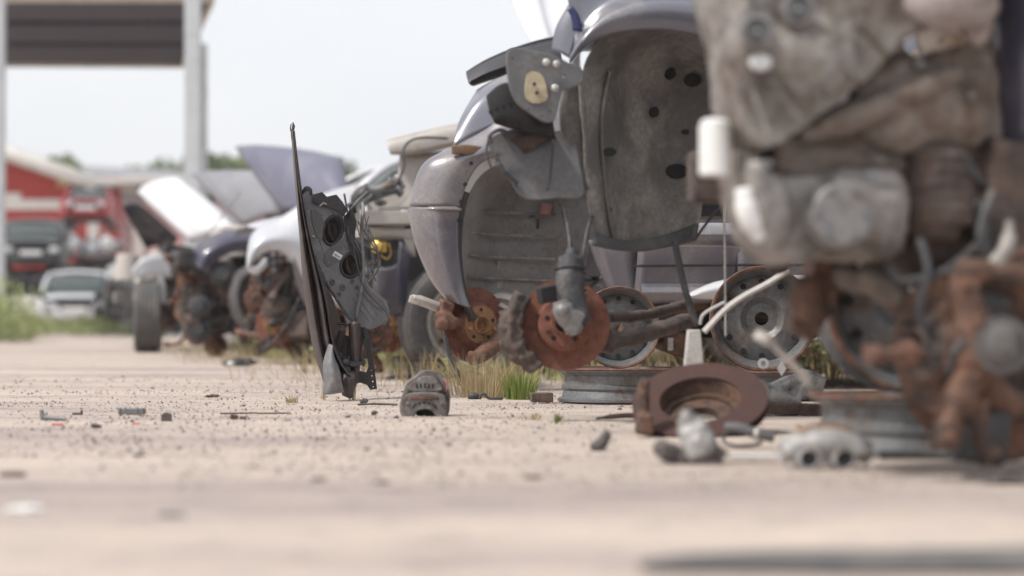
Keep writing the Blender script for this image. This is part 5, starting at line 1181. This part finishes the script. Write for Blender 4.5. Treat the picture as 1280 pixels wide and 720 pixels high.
b = MB(); b.box(P(888,240,.3), (.12,.02,.01)); b.build('trim_strip', 'bluehood', Bc)
# raised white hood far behind (pale shape at top)
wh = thing('raised_white_hood', 'pale white ribbed panel raised high behind the black hood edge', 'hood', (W(690,398,9.6).x, 9.6, 0)); fw = Fr(wh.location, 0)
b = MB(); D3 = lambda x, y, d: fw.D(x, y, d)
b.ruled([[D3(636,-30,9.9), D3(640,0,9.8), D3(652,30,9.65), D3(668,62,9.5)], [D3(662,-30,9.84), D3(668,0,9.74), D3(676,30,9.59), D3(688,62,9.44)], [D3(680,-30,9.91), D3(686,0,9.81), D3(692,30,9.66), D3(700,62,9.51)], [D3(760,-30,9.9), D3(760,0,9.8), D3(760,30,9.65), D3(760,62,9.5)]], 12, 20); b.build('panel_skin', 'white', wh, 60, solid=.02)
b = MB(); b.tube([D3(720,50,9.62), V((D3(720,50,9.62).x, .0, 0))], .02, 8); b.tube([D3(750,50,9.62), V((D3(760,50,9.62).x, .2, 0))], .02, 8); b.build('support_leg', 'white', wh)

for root, yy in ((Dc, -.72), (E, -.72), (Fc, -.72), (Gc, -.72)):
    for x_ in (2.1, 3.45): wheel(root, (x_, yy, .30), (0,-1,0), .30, .18, 'rim', holes=False)
    b = MB(); b.tube([(.9, -.3, .27), (2.0, -.2, .22), (3.2, -.25, .25), (4.2, -.3, .24)], [.03,.05,.03,.07], 10, res=20); b.build('exhaust', 'darkrust', root)
    b = MB(); b.box((1.9, .1, .24), (1.0, .5, .16)); b.box((3.3, .1, .26), (.7, .8, .2)); b.box((1.0, 0, .3), (.5, .9, .22)); b.build('underbody', 'interior', root, bevel=.02)
b = MB(); b.tube([(1.0, -.3, .36), (2.0, -.2, .30), (3.2, -.25, .32), (4.2, -.3, .30)], [.03,.05,.03,.07], 10, res=20); b.build('exhaust', 'darkrust', A)
b = MB(); b.box((2.1, .1, .30), (1.2, .5, .16)); b.box((3.3, .1, .30), (.7, .9, .22)); b.box((1.15, .1, .34), (.5, .8, .2)); b.build('underbody', 'interior', A, bevel=.02)
# ------------------------------------------------------------------ CAR C (nearest, blurred gearbox and knuckle)
aC = R(8); dC = 3.75; cx = W(900, 398, dC)
locC = V((cx.x, cx.y, 0)); WC = 1.7
locC = locC+Matrix.Rotation(aC, 3, 'Z')@V((0, WC/2, 0))
Cc = thing('stripped_car', 'nearest wreck at right, stripped to its dirty gearbox casting and rusty knuckle', 'car', locC, aC); fC = Fr(locC, aC); S = -WC/2
P = lambda px, py, k=0.: fC.L(px, py, S+k)
def blob(parts, name, mat, vox=.008, disp=.02, ds=.06):
    """castings: outlines extruded to real depth, fused and roughened"""
    b = MB()
    for p in parts:
        if p[0] == 'p':
            _, pts, k, th = p; pts = [(x+14, y) for x, y in pts]; c0 = P(pts[0][0], pts[0][1], k); L3 = [P(x, y, k) for x, y in pts]
            b.plate([(q.x-c0.x, q.z-c0.z) for q in L3], [], c0+V((0, th/2, 0)), (1,0,0), (0,0,1), th, .0, 40)
        elif p[0] == 't': b.tube([P(*q) for q in p[1]], p[2], 12, p[3] if len(p) > 3 else 1, res=14)
        elif p[0] == 'b': b.box(P(*p[1]), p[2], p[3])
        elif p[0] == 's': b.ball(P(*p[1]), p[2], p[3], 12)
        elif p[0] == 'l': b.lathe(P(*p[1]), p[2], p[3], 28)
    return b.build(name, mat, Cc, 180, remesh=vox, disp=disp, dscale=ds)
blob([('p', [(905,-60),(903,60),(908,130),(918,165),(950,185),(990,160),(1030,128),(1075,95),(1120,50),(1180,20),(1240,-10),(1240,-60)], .0, .20),
      ('s', (945,60,.0), .06, (1,.5,1)), ('s', (1010,75,-.01), .07, (1.3,.5,1)), ('t', [(932,-40,-.01),(929,40,-.02),(936,120,-.01)], .018), ('l', (946,45,.03), (0,-1,0), [(.04,0),(.036,.05),(.0,.05)])], 'gearbox_housing', 'alu', disp=.010, ds=.03)
blob([('p', [(960,175),(1000,150),(1050,125),(1110,85),(1170,60),(1225,60),(1240,130),(1235,190),(1190,215),(1140,205),(1120,215),(1060,215),(1000,225),(950,215)], .10, .22), ('s', (1130,130,.08), .09, (1.2,.5,1)), ('s', (1200,150,.08), .06, (1,.6,1)), ('t', [(1000,170,.06),(1060,150,.04),(1130,120,.04),(1200,90,.04)], [.02,.028,.028,.02])], 'engine_flange', 'aludirty', disp=.016, ds=.03)
blob([('p', [(918,180),(945,215),(1000,218),(1060,210),(1120,220),(1122,290),(1110,318),(1080,325),(1030,322),(985,328),(960,318),(938,290),(922,240)], .06, .22), ('s', (960,265,.04), .05, (.9,.6,1.5)), ('b', (1070,262,.05), (.13,.08,.10), (.1,.2,.1)), ('t', [(945,200,.02),(950,250,.02),(966,310,.04)], .018)], 'differential_housing', 'alu', disp=.012, ds=.03)
blob([('t', [(1175,185,.1),(1172,250,.1),(1168,300,.1)], [.06,.066,.05])]+[('l', (1175,195+k*16,.1), (0,0,-1), [(.055,0),(.072,.004),(.06,.012)]) for k in range(6)]+[('b', (1240,190,.2), (.16,.1,.3), (0,.2,0)), ('b', (1195,310,.16), (.16,.1,.05), (0,.1,0)), ('b', (1255,250,.1), (.1,.1,.22), (.1,.1,0))], 'starter_motor', 'darkrust', disp=.02)
b = MB()
for (x, y) in ((944,40),(996,12)):
    q = P(x, y, -.035); b.lathe(q, (0,-1,0), [(.028,-.02),(.030,0),(.030,.012),(.023,.014),(.021,0),(.020,-.01),(.0,-.01)], 28)
b.build('bolt_boss', 'greymetal', Cc)
b = MB(); 
for (x, y) in ((946,40),(996,12)): q = P(x, y, -.03); b.tube([q, q+V((0,-.012,0))], .015, 14, 1.4)
b.build('bolt_head', 'rim', Cc)
b = MB(); q = P(950,78,-.03); b.ball(q, .016, (1.4,.6,1)); b.build('dowel', 'bluewhite', Cc)
b = MB(); b.cyl(P(894,220,.08), P(894,155,.08), .029, .029, 24); b.lathe(P(894,155,.08), (0,0,1), [(.029,0),(.022,.008),(.014,.010),(0,.011)], 20); b.build('white_reservoir', 'reservoir', Cc, bevel=.004)
blob([('t', [(930,235,.02),(935,270,.02),(952,300,.03)], [.018,.022,.014])], 'pale_duct', 'reservoir', .006, .006)
b = MB(); b.ruled([[P(1246,-80,.12), P(1244,0,.12), P(1246,90,.12), P(1250,160,.12), P(1255,240,.14)], [P(1300,-80,.05), P(1300,0,.05), P(1300,90,.05), P(1300,160,.06), P(1300,240,.08)], [P(1400,-80,.05), P(1400,0,.05), P(1400,90,.05), P(1400,160,.05), P(1400,240,.05)]], 14, 10); b.build('inner_wing', 'darkblue', Cc, 60, solid=.006)
b = MB(); b.ball(P(1190,5,-.02), .05, (1.8,.6,1.)); b.ball(P(1222,20,.0), .03, (1.,.6,1.8)); b.build('rubber_seal', 'pinkish', Cc)
brake(Cc, P(1178,432,.06), V((-1,-.42,.03)), .122, disc='knuckle', hub='darkrust')
blob([('t', [(1290,325,.1),(1265,342,.02),(1225,338,.0),(1195,335,.0)], [.034,.026,.022,.018], 1.4), ('t', [(1195,335,.0),(1205,380,.0),(1215,430,.0),(1205,480,.0),(1185,530,-.01)], [.02,.028,.04,.03,.02], 1.3), ('b', (1205,352,.0), (.05,.05,.05), (0,.3,0)),
      ('t', [(1215,440,.02),(1250,500,.04),(1290,510,.08)], [.035,.03,.028], 1.3), ('b', (1183,545,-.01), (.045,.05,.045), (0,.2,.2)), ('t', [(1215,500,.02),(1225,550,.02),(1240,575,.02)], [.026,.02,.024])], 'steering_knuckle', 'knuckle', vox=.006, disp=.008, ds=.02)
b = MB(); b.cyl(P(1084,444,-.05), P(1150,441,-.01), .013, n=8); b.cyl(P(1083,444,-.05), P(1096,443,-.045), .022, n=6); b.cyl(P(1128,442,-.02), P(1140,441,-.015), .024, n=18); b.build('spindle_bolt', 'rust', Cc, bevel=.002)
b = MB(); b.tube([P(1262,278,.02), P(1258,310,.0), P(1240,335,.0)], [.010,.016,.020], 10, res=10); b.build('tie_rod_end', 'alu', Cc)
b = MB(); b.ball(P(1252,432,-.05), .036, (1,.8,1.2)); b.lathe(P(1252,432,-.04), (-.2,-1,0), [(.05,.02),(.052,.0),(.04,.0),(.036,.02)], 24, True); b.build('rubber_bush', 'linerdark', Cc)
b = MB()
for x, y, k in ((1206,352,-.03),(1186,545,-.04),(1222,400,-.04),(1216,470,-.04)): b.cyl(P(x, y, k+.01), P(x, y, k-.012), .012, n=6)
b.build('bolt_head', 'rust', Cc, bevel=.001)
# machined flange edge, stiffening ribs and a cover plate on the gearbox
b = MB()
for a_ in (((960,95),(1000,150)),((990,85),(1035,135)),((1030,60),(1075,105)),((1070,30),(1110,70)),((940,110),(962,170))): b.tube([P(*a_[0], -.028), P(*a_[1], -.028)], .006, 4, 2)
b.build('stiffening_rib', 'alu', Cc)
b = MB(); q = P(1055,268,-.01); b.tube([q+V((0,.04,0)), q], [.062,.056], 28); b.build('cover_plate', 'greymetal', Cc, bevel=.004)
b = MB()
for k in range(6): t = k*math.pi/3; c_ = P(1055,268,-.01)+V((.045*math.cos(t), 0, .045*math.sin(t))); b.cyl(c_, c_+V((0,-.009,0)), .007, n=6)
b.build('bolt_head', 'rim', Cc)
blob([('l', (1245,450,.04), (-.3,-1,.0), [(.0,.03),(.04,.03),(.06,.01),(.07,-.03)]), ('b', (1215,390,.06), (.1,.1,.08), (0,.3,0)), ('b', (1225,545,.04), (.10,.06,.10), (0,.1,0))], 'dark_blob', 'plastic', disp=.012)  # dark blobs added for the shaded hollow round the knuckle
b = MB()
for (dr) in (0,): b.lathe(P(1250,450,.16), (-.25,-1,0), [(.10,.01),(.19,.01),(.19,0),(.185,-.012),(.10,-.012)], 48, True)
b.build('dust_shield', 'rust', Cc)
blob([('t', [(1060,345,.25),(1090,350,.22),(1120,372,.2),(1130,395,.2)], [.022,.03,.03,.024]), ('b', (1065,350,.28), (.10,.1,.04), (0,.2,0)), ('b', (1010,395,.3), (.06,.06,.08), (0,.5,0)), ('b', (1170,320,.3), (.25,.2,.10), (0,0,0))], 'engine_mount', 'aludirty', disp=.015)
blob([('t', [(1012,345,.25),(1010,380,.25),(1030,390,.3)], [.03,.035,.025]), ('b', (1025,340,.3), (.05,.1,.12), (0,.1,0))], 'rusty_hanger', 'knuckle', disp=.02)
b = MB(); b.tube([P(960,420,.3), P(975,440,.3), P(1000,465,.3), P(1012,480,.3)], .007, 6, res=10); b.tube([P(958,418,.3), P(953,428,.3)], .02, 8); b.build('handbrake_rod', 'beige', Cc)
b = MB(); b.tube([P(1220,250,.05), P(1232,290,.05), P(1240,320,.05)], .008, 6, res=8); b.tube([P(1200,190,.05), P(1215,215,.05), P(1240,235,.08), P(1270,240,.1)], .01, 6, res=12); b.build('hose', 'cable', Cc, 180)
b = MB(); b.box(P(1235,350,.25), (.22,.2,.16), (.1,.2,.1)); b.box(P(1250,445,.3), (.14,.16,.2), (.2,.2,.3)); b.tube([P(1130,320,.3), P(1180,345,.3), P(1260,350,.3)], .03, 10, 1.2, res=10); b.build('dark_filler', 'darkrust', Cc, remesh=.01, disp=.03, dscale=.07)  # dark lumps added to darken the area behind the knuckle
b = MB()
for q in ([(1150,300,.0),(1160,340,-.02),(1150,390,.0),(1175,440,.02)], [(1110,330,.05),(1130,350,.02),(1180,340,.0),(1230,300,.02)], [(1240,240,.02),(1225,290,-.01),(1235,330,.0),(1270,350,.0)], [(1185,470,.0),(1200,430,-.03),(1230,420,-.02),(1275,440,.0)]): b.tube([P(*c) for c in q], .008, 7, res=14)
b.build('hose', 'cable', Cc, 180)
b = MB()
for x, y, k in ((925,110,-.02),(1035,95,-.02),(1100,200,.07),(960,205,.03),(1110,235,.04),(935,265,.03),(1105,300,.04),(1150,80,.05),(1215,120,.05)): b.cyl(P(x, y, k), P(x, y, k-.02), .009, n=6)
b.build('bolt_head', 'rim', Cc, bevel=.001)
# body of C behind the stripped front, mostly outside the frame
b = MB(); b.box((1.25, .85-.85, .75), (.05, 1.4, .7)); b.build('bulkhead', 'darkblue', Cc, bevel=.01)
b = MB(); b.box((.72, -.36, .62), (1.0, .08, .12)); b.box((.72, .36, .62), (1.0, .08, .12)); b.box((2.6, 0, .5), (2.8, 1.5, .06)); b.build('chassis_rail', 'darkrust', Cc, bevel=.01)
junk(Cc, (.30, -.45, .48), (1.15, .5, 1.15), 71, (12, 8, 10), ('aludirty','darkrust','plastic'))
lo_ = [(0,.46),(4.3,.46)]; up_ = [(0,1.1),(1.4,1.15),(4.3,1.15)]
for sg in (-1, 1):
    side(Cc, sg, 1.35, 2.4, lo_, up_, lambda x, z: .84, 'darkblue', 'door'); side(Cc, sg, 2.41, 4.2, lo_, up_, lambda x, z: .84, 'darkblue', 'rear_fender', arches=[(3.4,.55,.34)])
MB().grid([[V((x, y, 1.72-.06*(y*y)-.04*(x-2.7)**2)) for y in (-.66,-.3,0,.3,.66)] for x in (1.9,2.3,2.8,3.3,3.7)]).build('roof', 'darkblue', Cc, 60, solid=.02)
b = MB()
for sg in (-1, 1):
    for (x0_, x1_) in ((1.4,1.9),(2.5,2.6),(4.0,3.7)): b.tube([(x0_, sg*.82, 1.14), (x1_, sg*.66, 1.68)], .03, 8)
b.build('pillar', 'darkblue', Cc)

# ------------------------------------------------------------------ loose parts on the ground
def gth(name, label, cat_, px, py, rz=0, group=None):
    p = G(px, py); return thing(name, label, cat_, (p.x, p.y, gz(p.x, p.y)), rz, group)
# loose rusty disc leaning, with caliper
p = G(880, 546); ld = thing('loose_brake_disc', 'large rusty brake disc lying tilted on the ground with a caliper on its left', 'brake disc', (p.x, p.y, 0)); fl = Fr(ld.location, 0)
axd = V((-.12,-.50,.86)).normalized(); rD = .170; cD = V((.0,.10,.078))
b = MB(); b.lathe(cD, axd, [(rD*.60,.012),(rD,.012),(rD,.003),(rD*.62,.003)], 64, True); b.lathe(cD, axd, [(rD*.60,-.005),(rD,-.005),(rD,-.014),(rD*.62,-.014)], 64, True); b.lathe(cD, axd, [(rD*.86,.004),(rD*.86,-.006)], 48)
dk = b.build('disc_plate', 'shaded_disc', ld, 35)
b = MB(); b.lathe(cD, axd, [(rD*.64,.011),(rD*.61,.004),(rD*.585,-.035),(rD*.56,-.042),(rD*.50,-.044),(rD*.48,-.040),(rD*.25,-.040),(rD*.24,-.06)], 48); b.build('disc_hat', 'knuckle', ld, 35)
b = MB(); b.lathe(cD, axd, [(rD*.57,-.036),(rD*.56,-.030),(rD*.50,-.030),(rD*.48,-.036)], 48); b.build('hat_ring', 'aludirty', ld, 35)
b = MB(); q = fl.D(803,512,p.y-.02); b.tube([q+V((0,0,.06)), q+V((.003,0,.0)), q+V((.0,-.01,-.06))], [.013,.018,.022], 10, 1.2, res=8); b.box(q+V((.004,0,.05)), (.022,.03,.05)); b.box(q+V((.008,-.01,-.035)), (.035,.05,.05)); b.build('caliper_half', 'knuckle', ld, remesh=.006, disp=.008)
# alloy throttle lump
t = gth('throttle_body', 'pale dirty alloy throttle body in front of the loose rusty disc', 'engine part', 868, 580)
b = MB(); b.tube([(-.01,0,.085), (.0,0,.06), (.012,-.01,.03), (.02,-.01,.012)], [.024,.034,.036,.02], 14, res=12); b.ball((.0,.0,.05), .03); b.box((-.012,0,.088), (.03,.04,.03), (0,.4,.2)); b.build('casting', 'palealu', t, remesh=.005, disp=.012, dscale=.03)
b = MB(); b.box((-.05,-.01,.022), (.04,.04,.035), (.2,.3,.2)); b.ball((-.065,0,.03), .018); b.tube([(-.05,0,.02),(-.03,-.02,.012),(.0,-.02,.012),(.04,-.02,.015)], .01, 8, res=10); b.box((.045,-.01,.02), (.03,.03,.03), (0,.5,0)); b.build('connector', 'darkbits', t, bevel=.004)
# hose
t = gth('radiator_hose', 'blue grey hose with clamp lying right of the alloy throttle body', 'hose', 935, 560)
b = MB(); b.tube([(-.05,.0,.045), (-.02,-.01,.045), (.02,-.02,.032), (.055,-.02,.025)], .012, 12, res=16); b.build('hose_tube', 'greyplastic', t, 180)
b = MB(); b.tube([(-.045,.02,.035), (-.055,0,.015), (-.03,-.02,.006), (.01,-.02,.008), (.03,.0,.012)], .004, 8, res=20); b.build('wire', 'cable', t, 180)
b = MB(); b.lathe((.012,-.018,.034), (1,-.2,-.3), [(.0135,0),(.015,.002),(.015,.01),(.0135,.012)], 18); b.build('hose_clamp', 'rimsilver', t)
t = gth('plastic_strip', 'flat pale blue plastic strip lying under the grey hose', 'plastic scrap', 935, 578)
b = MB(); b.plate([(-.04,-.02),(.05,-.024),(.056,.0),(.04,.02),(-.03,.02)], [], (0,0,.012), (1,0,0), (0,1,0), .006, .002); b.build('strip_plate', 'bluewhite', t)
# brake caliper with two bores
p = G(1034, 588); t = thing('brake_caliper', 'rust topped brake caliper lying with its two dark bores towards us', 'brake caliper', (p.x, p.y+.03, 0))
b = MB(); b.tube([(-.085,0,.018),(-.055,0,.045),(0,0,.052),(.055,0,.045),(.085,0,.018)], [.014,.026,.03,.026,.014], 12, 1.3, res=16)
for s_ in (-1, 1): b.lathe((s_*.034,.0,.022), (0,-1,0), [(.0,-.02),(.027,-.02),(.026,.03),(.018,.034),(.0155,.030),(.0155,.0),(.0,.0)], 24)
b.box((0,.01,.035), (.06,.05,.05)); b.build('caliper_body', 'palealu', t, 50)
b = MB(); b.tube([(-.08,.015,.032),(-.045,.01,.066),(0,.01,.072),(.045,.01,.066),(.08,.015,.032)], [.008,.014,.016,.014,.008], 10, 1.6, res=14); b.build('rusty_bridge', 'hubrust', t, remesh=.005, disp=.006)
b = MB()
for s_ in (-1, 1): b.cyl((s_*.034,-.0295,.022), (s_*.034,-.01,.022), .0152, n=20)
b.build('piston_bore', 'interior', t)
# bits in pale clutter at stand 2
t = gth('aluminium_scrap', 'pale aluminium brackets piled under the rim stand with metal scraps', 'scrap', 975, 520)
b = MB(); b.box((0,0,.05), (.12,.06,.05), (.3,.4,.2)); b.box((-.06,0,.07), (.05,.05,.06), (.1,.7,.2)); b.tube([(-.09,0,.03),(.0,.02,.09),(.1,0,.12)], .018, 8, 1.5, res=8); b.box((.09,.02,.09), (.08,.05,.08), (.2,.3,.5)); b.build('bracket_casting', 'palealu', t, remesh=.006, disp=.01)
b = MB(); b.box((.03,-.02,.02), (.20,.08,.035), (0,.05,.1)); b.build('mossy_bar', 'wood', t, bevel=.004)
b = MB(); b.plate([(-.014,0),(0,.022),(.014,0),(0,-.022)], [], (.0,-.04,.14), (1,0,0), (0,0,1), .004); b.lathe((-.055,-.04,.155), (0,-1,0), [(.016,0),(.016,.01),(.008,.012),(.008,.0)], 18); b.build('white_tag', 'label', t)
# block of wood, loose items
t = gth('wood_block', 'small dark wood block left of the base rim', 'wood block', 677, 503)
b = MB(); b.box((0,0,.02), (.075,.06,.032), (0,0,.1)); b.build('block', 'wood', t, bevel=.003)
def simple(name, label, cat_, px, py, fn, mat, **kw):
    p = G(px, py); b = MB(); fn(b); o = b.build(name, mat, None, **kw); o.location = (p.x, p.y, gz(p.x, p.y)); return tag(o, label, cat_, 'small scrap scattered on the ground')
simple('hose_loop', 'dark hose loop on the ground behind the standing bumper', 'hose', 495, 475, lambda b: b.tube([(-.03,0,.01),(-.045,.03,.012),(-.02,.05,.016),(.05,.05,.02),(.1,.04,.02)], .007, 8, res=24), 'cable', smooth=180)
simple('rubber_link', 'black curled rubber link right of the alternator', 'rubber scrap', 612, 500, lambda b: (b.tube([(-.035,0,.004),(-.03,0,.02),(-.018,0,.022),(-.005,0,.008),(.02,0,.006),(.045,.01,.006)], .005, 8, res=24)), 'cable', smooth=180)
simple('rubber_joint', 'black joint boot end on the ground under the hanging rod', 'rubber scrap', 592, 499, lambda b: (b.ball((0,0,.012), .016, (1.3,1,.8)), b.tube([(-.02,0,.006),(.0,0,.006),(.025,0,.004)], .006, 6)), 'cable')
simple('grey_plastic_piece', 'grey ribbed plastic piece lying alone on the open ground', 'plastic scrap', 165, 518, lambda b: (b.box((0,0,.012), (.08,.03,.018)), [b.box((x,-.014,.014), (.006,.006,.020)) for x in (-.034,-.018,.018,.034)]), 'housing', bevel=.003)
simple('metal_nut', 'small dark square nut right of the grey ribbed plastic', 'nut', 208, 526, lambda b: (b.box((0,0,.011), (.028,.02,.02)), b.cyl((0,0,.02),(0,0,.025),.008)), 'darkbits', bevel=.002)
simple('broken_clip', 'bent tan metal clip at far left of the ground scrap', 'metal clip', 65, 526, lambda b: (b.tube([(-.03,0,.03),(-.024,0,.01),(.0,0,.008),(.04,0,.004)], [.006,.008,.007,.005], 6, 1.4, res=10)), 'greymetal')
simple('small_clip', 'tiny dark broken clip beside the bent tan clip', 'plastic scrap', 97, 519, lambda b: (b.box((0,0,.004), (.03,.012,.006)), b.box((.012,0,.008), (.006,.008,.014))), 'darkbits', bevel=.001)
simple('dark_shard', 'small dark shard below the tiny broken clip', 'plastic scrap', 120, 535, lambda b: b.box((0,0,.006), (.026,.014,.009), (.3,.2,.4)), 'darkbits', bevel=.001)
simple('red_shard', 'thin red plastic shard left of the dark shard', 'plastic scrap', 72, 532, lambda b: b.box((0,0,.003), (.03,.01,.004)), 'redplastic')
simple('pink_red_shard', 'faint red plastic shard below the grey ribbed plastic', 'plastic scrap', 170, 531, lambda b: b.box((0,0,.003), (.024,.01,.003)), 'redplastic')
simple('brown_fragment', 'brown and blue fragment between the nut and the standing bumper', 'scrap', 297, 524, lambda b: (b.box((-.01,0,.007), (.022,.016,.013), (.1,.2,.3)), b.box((.016,0,.005), (.02,.016,.008))), 'wood', bevel=.001)
simple('black_fragment', 'blurred dark lump of plastic with pale spot behind the open ground', 'plastic scrap', 300, 458, lambda b: (b.ball((0,0,.02), .05, (2,1,.55), rough=.5)), 'plastic')
simple('paper_scrap', 'white paper scrap resting against the dark lump of plastic', 'paper scrap', 290, 459, lambda b: b.ball((0,-.06,.02), .02, (1.2,.6,.8)), 'bluewhite')
simple('dark_twig', 'dark bent plastic twig left of the loose rusty disc', 'plastic scrap', 755, 562, lambda b: (b.tube([(-.03,0,.006),(-.008,0,.014),(.004,0,.03),(.008,0,.045)], [.01,.014,.012,.006], 7, 1.3, res=10)), 'darkbits')
simple('flat_cord', 'thin dark rod lying near the standing bumper foot', 'rod', 470, 508, lambda b: b.tube([(-.06,0,.006),(0,.01,.008),(.07,.0,.006)], .004, 6, res=8), 'darkbits')
simple('dark_clod', 'dark clod beside the thin dark rod', 'clod', 455, 504, lambda b: b.ball((0,0,.008), .014, (1,1,.7), rough=.5), 'darkbits')
simple('small_clod', 'single small dark clod in front of the thin rod', 'clod', 468, 520, lambda b: b.ball((0,0,.006), .009, (1,1,.8), rough=.5), 'darkbits')
simple('dry_stick', 'long thin dry stick on the ground left of the bumper foot', 'stick', 325, 518, lambda b: b.tube([(-.12,0,.003),(-.02,.02,.004),(.0,0,.004),(.09,.03,.003)], .0025, 5, res=12), 'wood')
simple('brown_leaf', 'curled brown leaf on the ground far left of the bumper', 'leaf', 266, 497, lambda b: b.ball((0,0,.005), .02, (1.3,.6,.3), rough=.6), 'wood')
simple('rusty_branch', 'brown branch lying along the ground before the base rim', 'branch', 790, 528, lambda b: b.tube([(-.10,0,.008),(-.02,.01,.016),(.05,0,.014),(.12,.02,.008)], [.004,.008,.008,.005], 6, res=12), 'wood')
simple('black_flap', 'flat black plastic flap at the right edge of the ground', 'plastic scrap', 1255, 606, lambda b: (b.box((0,0,.010), (.09,.05,.006), (.1,.05,.2)), b.box((.01,0,.014), (.03,.03,.012), (.1,.3,.2))), 'darkbits', bevel=.002)
simple('dark_pipe', 'dark straight pipe lying along the foot of the large rim stand', 'pipe', 1130, 577, lambda b: b.cyl((-.05,0,.012),(.10,0,.012),.009), 'cable')
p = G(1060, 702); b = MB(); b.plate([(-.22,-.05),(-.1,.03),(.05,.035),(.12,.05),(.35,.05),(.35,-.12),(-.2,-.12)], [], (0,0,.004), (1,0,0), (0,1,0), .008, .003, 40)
o = b.build('dark_sheet', 'rubber', None); o.location = (p.x, p.y, .003); tag(o, 'dark flat sheet lying blurred in the near right foreground', 'rubber mat')  # thin flat dark sheet on the ground, near right
for i, (px, py, sx, mt, lb) in enumerate(((30,638,.020,'label','blurred white paper scrap in the left foreground'), (215,645,.016,'greymetal','blurred grey scrap in the left centre foreground'), (398,602,.010,'darkbits','small dark pebble in the middle of the foreground'), (478,604,.010,'wood','small brown pebble right of the dark pebble'), (15,597,.018,'wood','brown chip at the left edge of the foreground'), (173,571,.009,'darkbits','small dark stone left of centre'), (667,598,.012,'wood','brown chip in the centre right foreground'), (505,491,.010,'darkbits','dark pebble near the alternator'))):
    simple('ground_scrap', lb, 'scrap', px, py, lambda b, s=sx: b.ball((0,0,.003), s, (1.4,1,.3), 8, .5, i), mt)
b = MB(); r = random.Random(77)
for _ in range(130):
    px, py = r.uniform(0, 1280), 425+r.random()*150; p = G(px, py); s = r.choice([.002,.003,.003,.004,.006])
    b.ball((p.x, p.y, gz(p.x, p.y)+s*.3), s, (1.2,1,.7), 4, .6, r.random()*9)
tag(b.build('pebbles', 'darkbits', None, None), 'scattered dark pebbles and crumbs of scrap on the yard', 'pebbles', kind='stuff')

# ------------------------------------------------------------------ thin haze over the yard
b = MB(); b.box((0, 88, 7), (260, 196, 16)); hz = b.build('haze', 'ground', None, None)
hm = bpy.data.materials.new('haze'); hm.use_nodes = True; hn = hm.node_tree; hn.nodes.clear()
ho = hn.nodes.new('ShaderNodeOutputMaterial'); hv = hn.nodes.new('ShaderNodeVolumePrincipled'); hv.inputs['Color'].default_value = (.93,.94,.97,1); hv.inputs['Density'].default_value = .0009; hv.inputs['Anisotropy'].default_value = .2
hn.links.new(hv.outputs[0], ho.inputs['Volume']); hz.data.materials.clear(); hz.data.materials.append(hm)
tag(hz, 'thin pale summer haze over the whole yard', 'haze', kind='stuff')
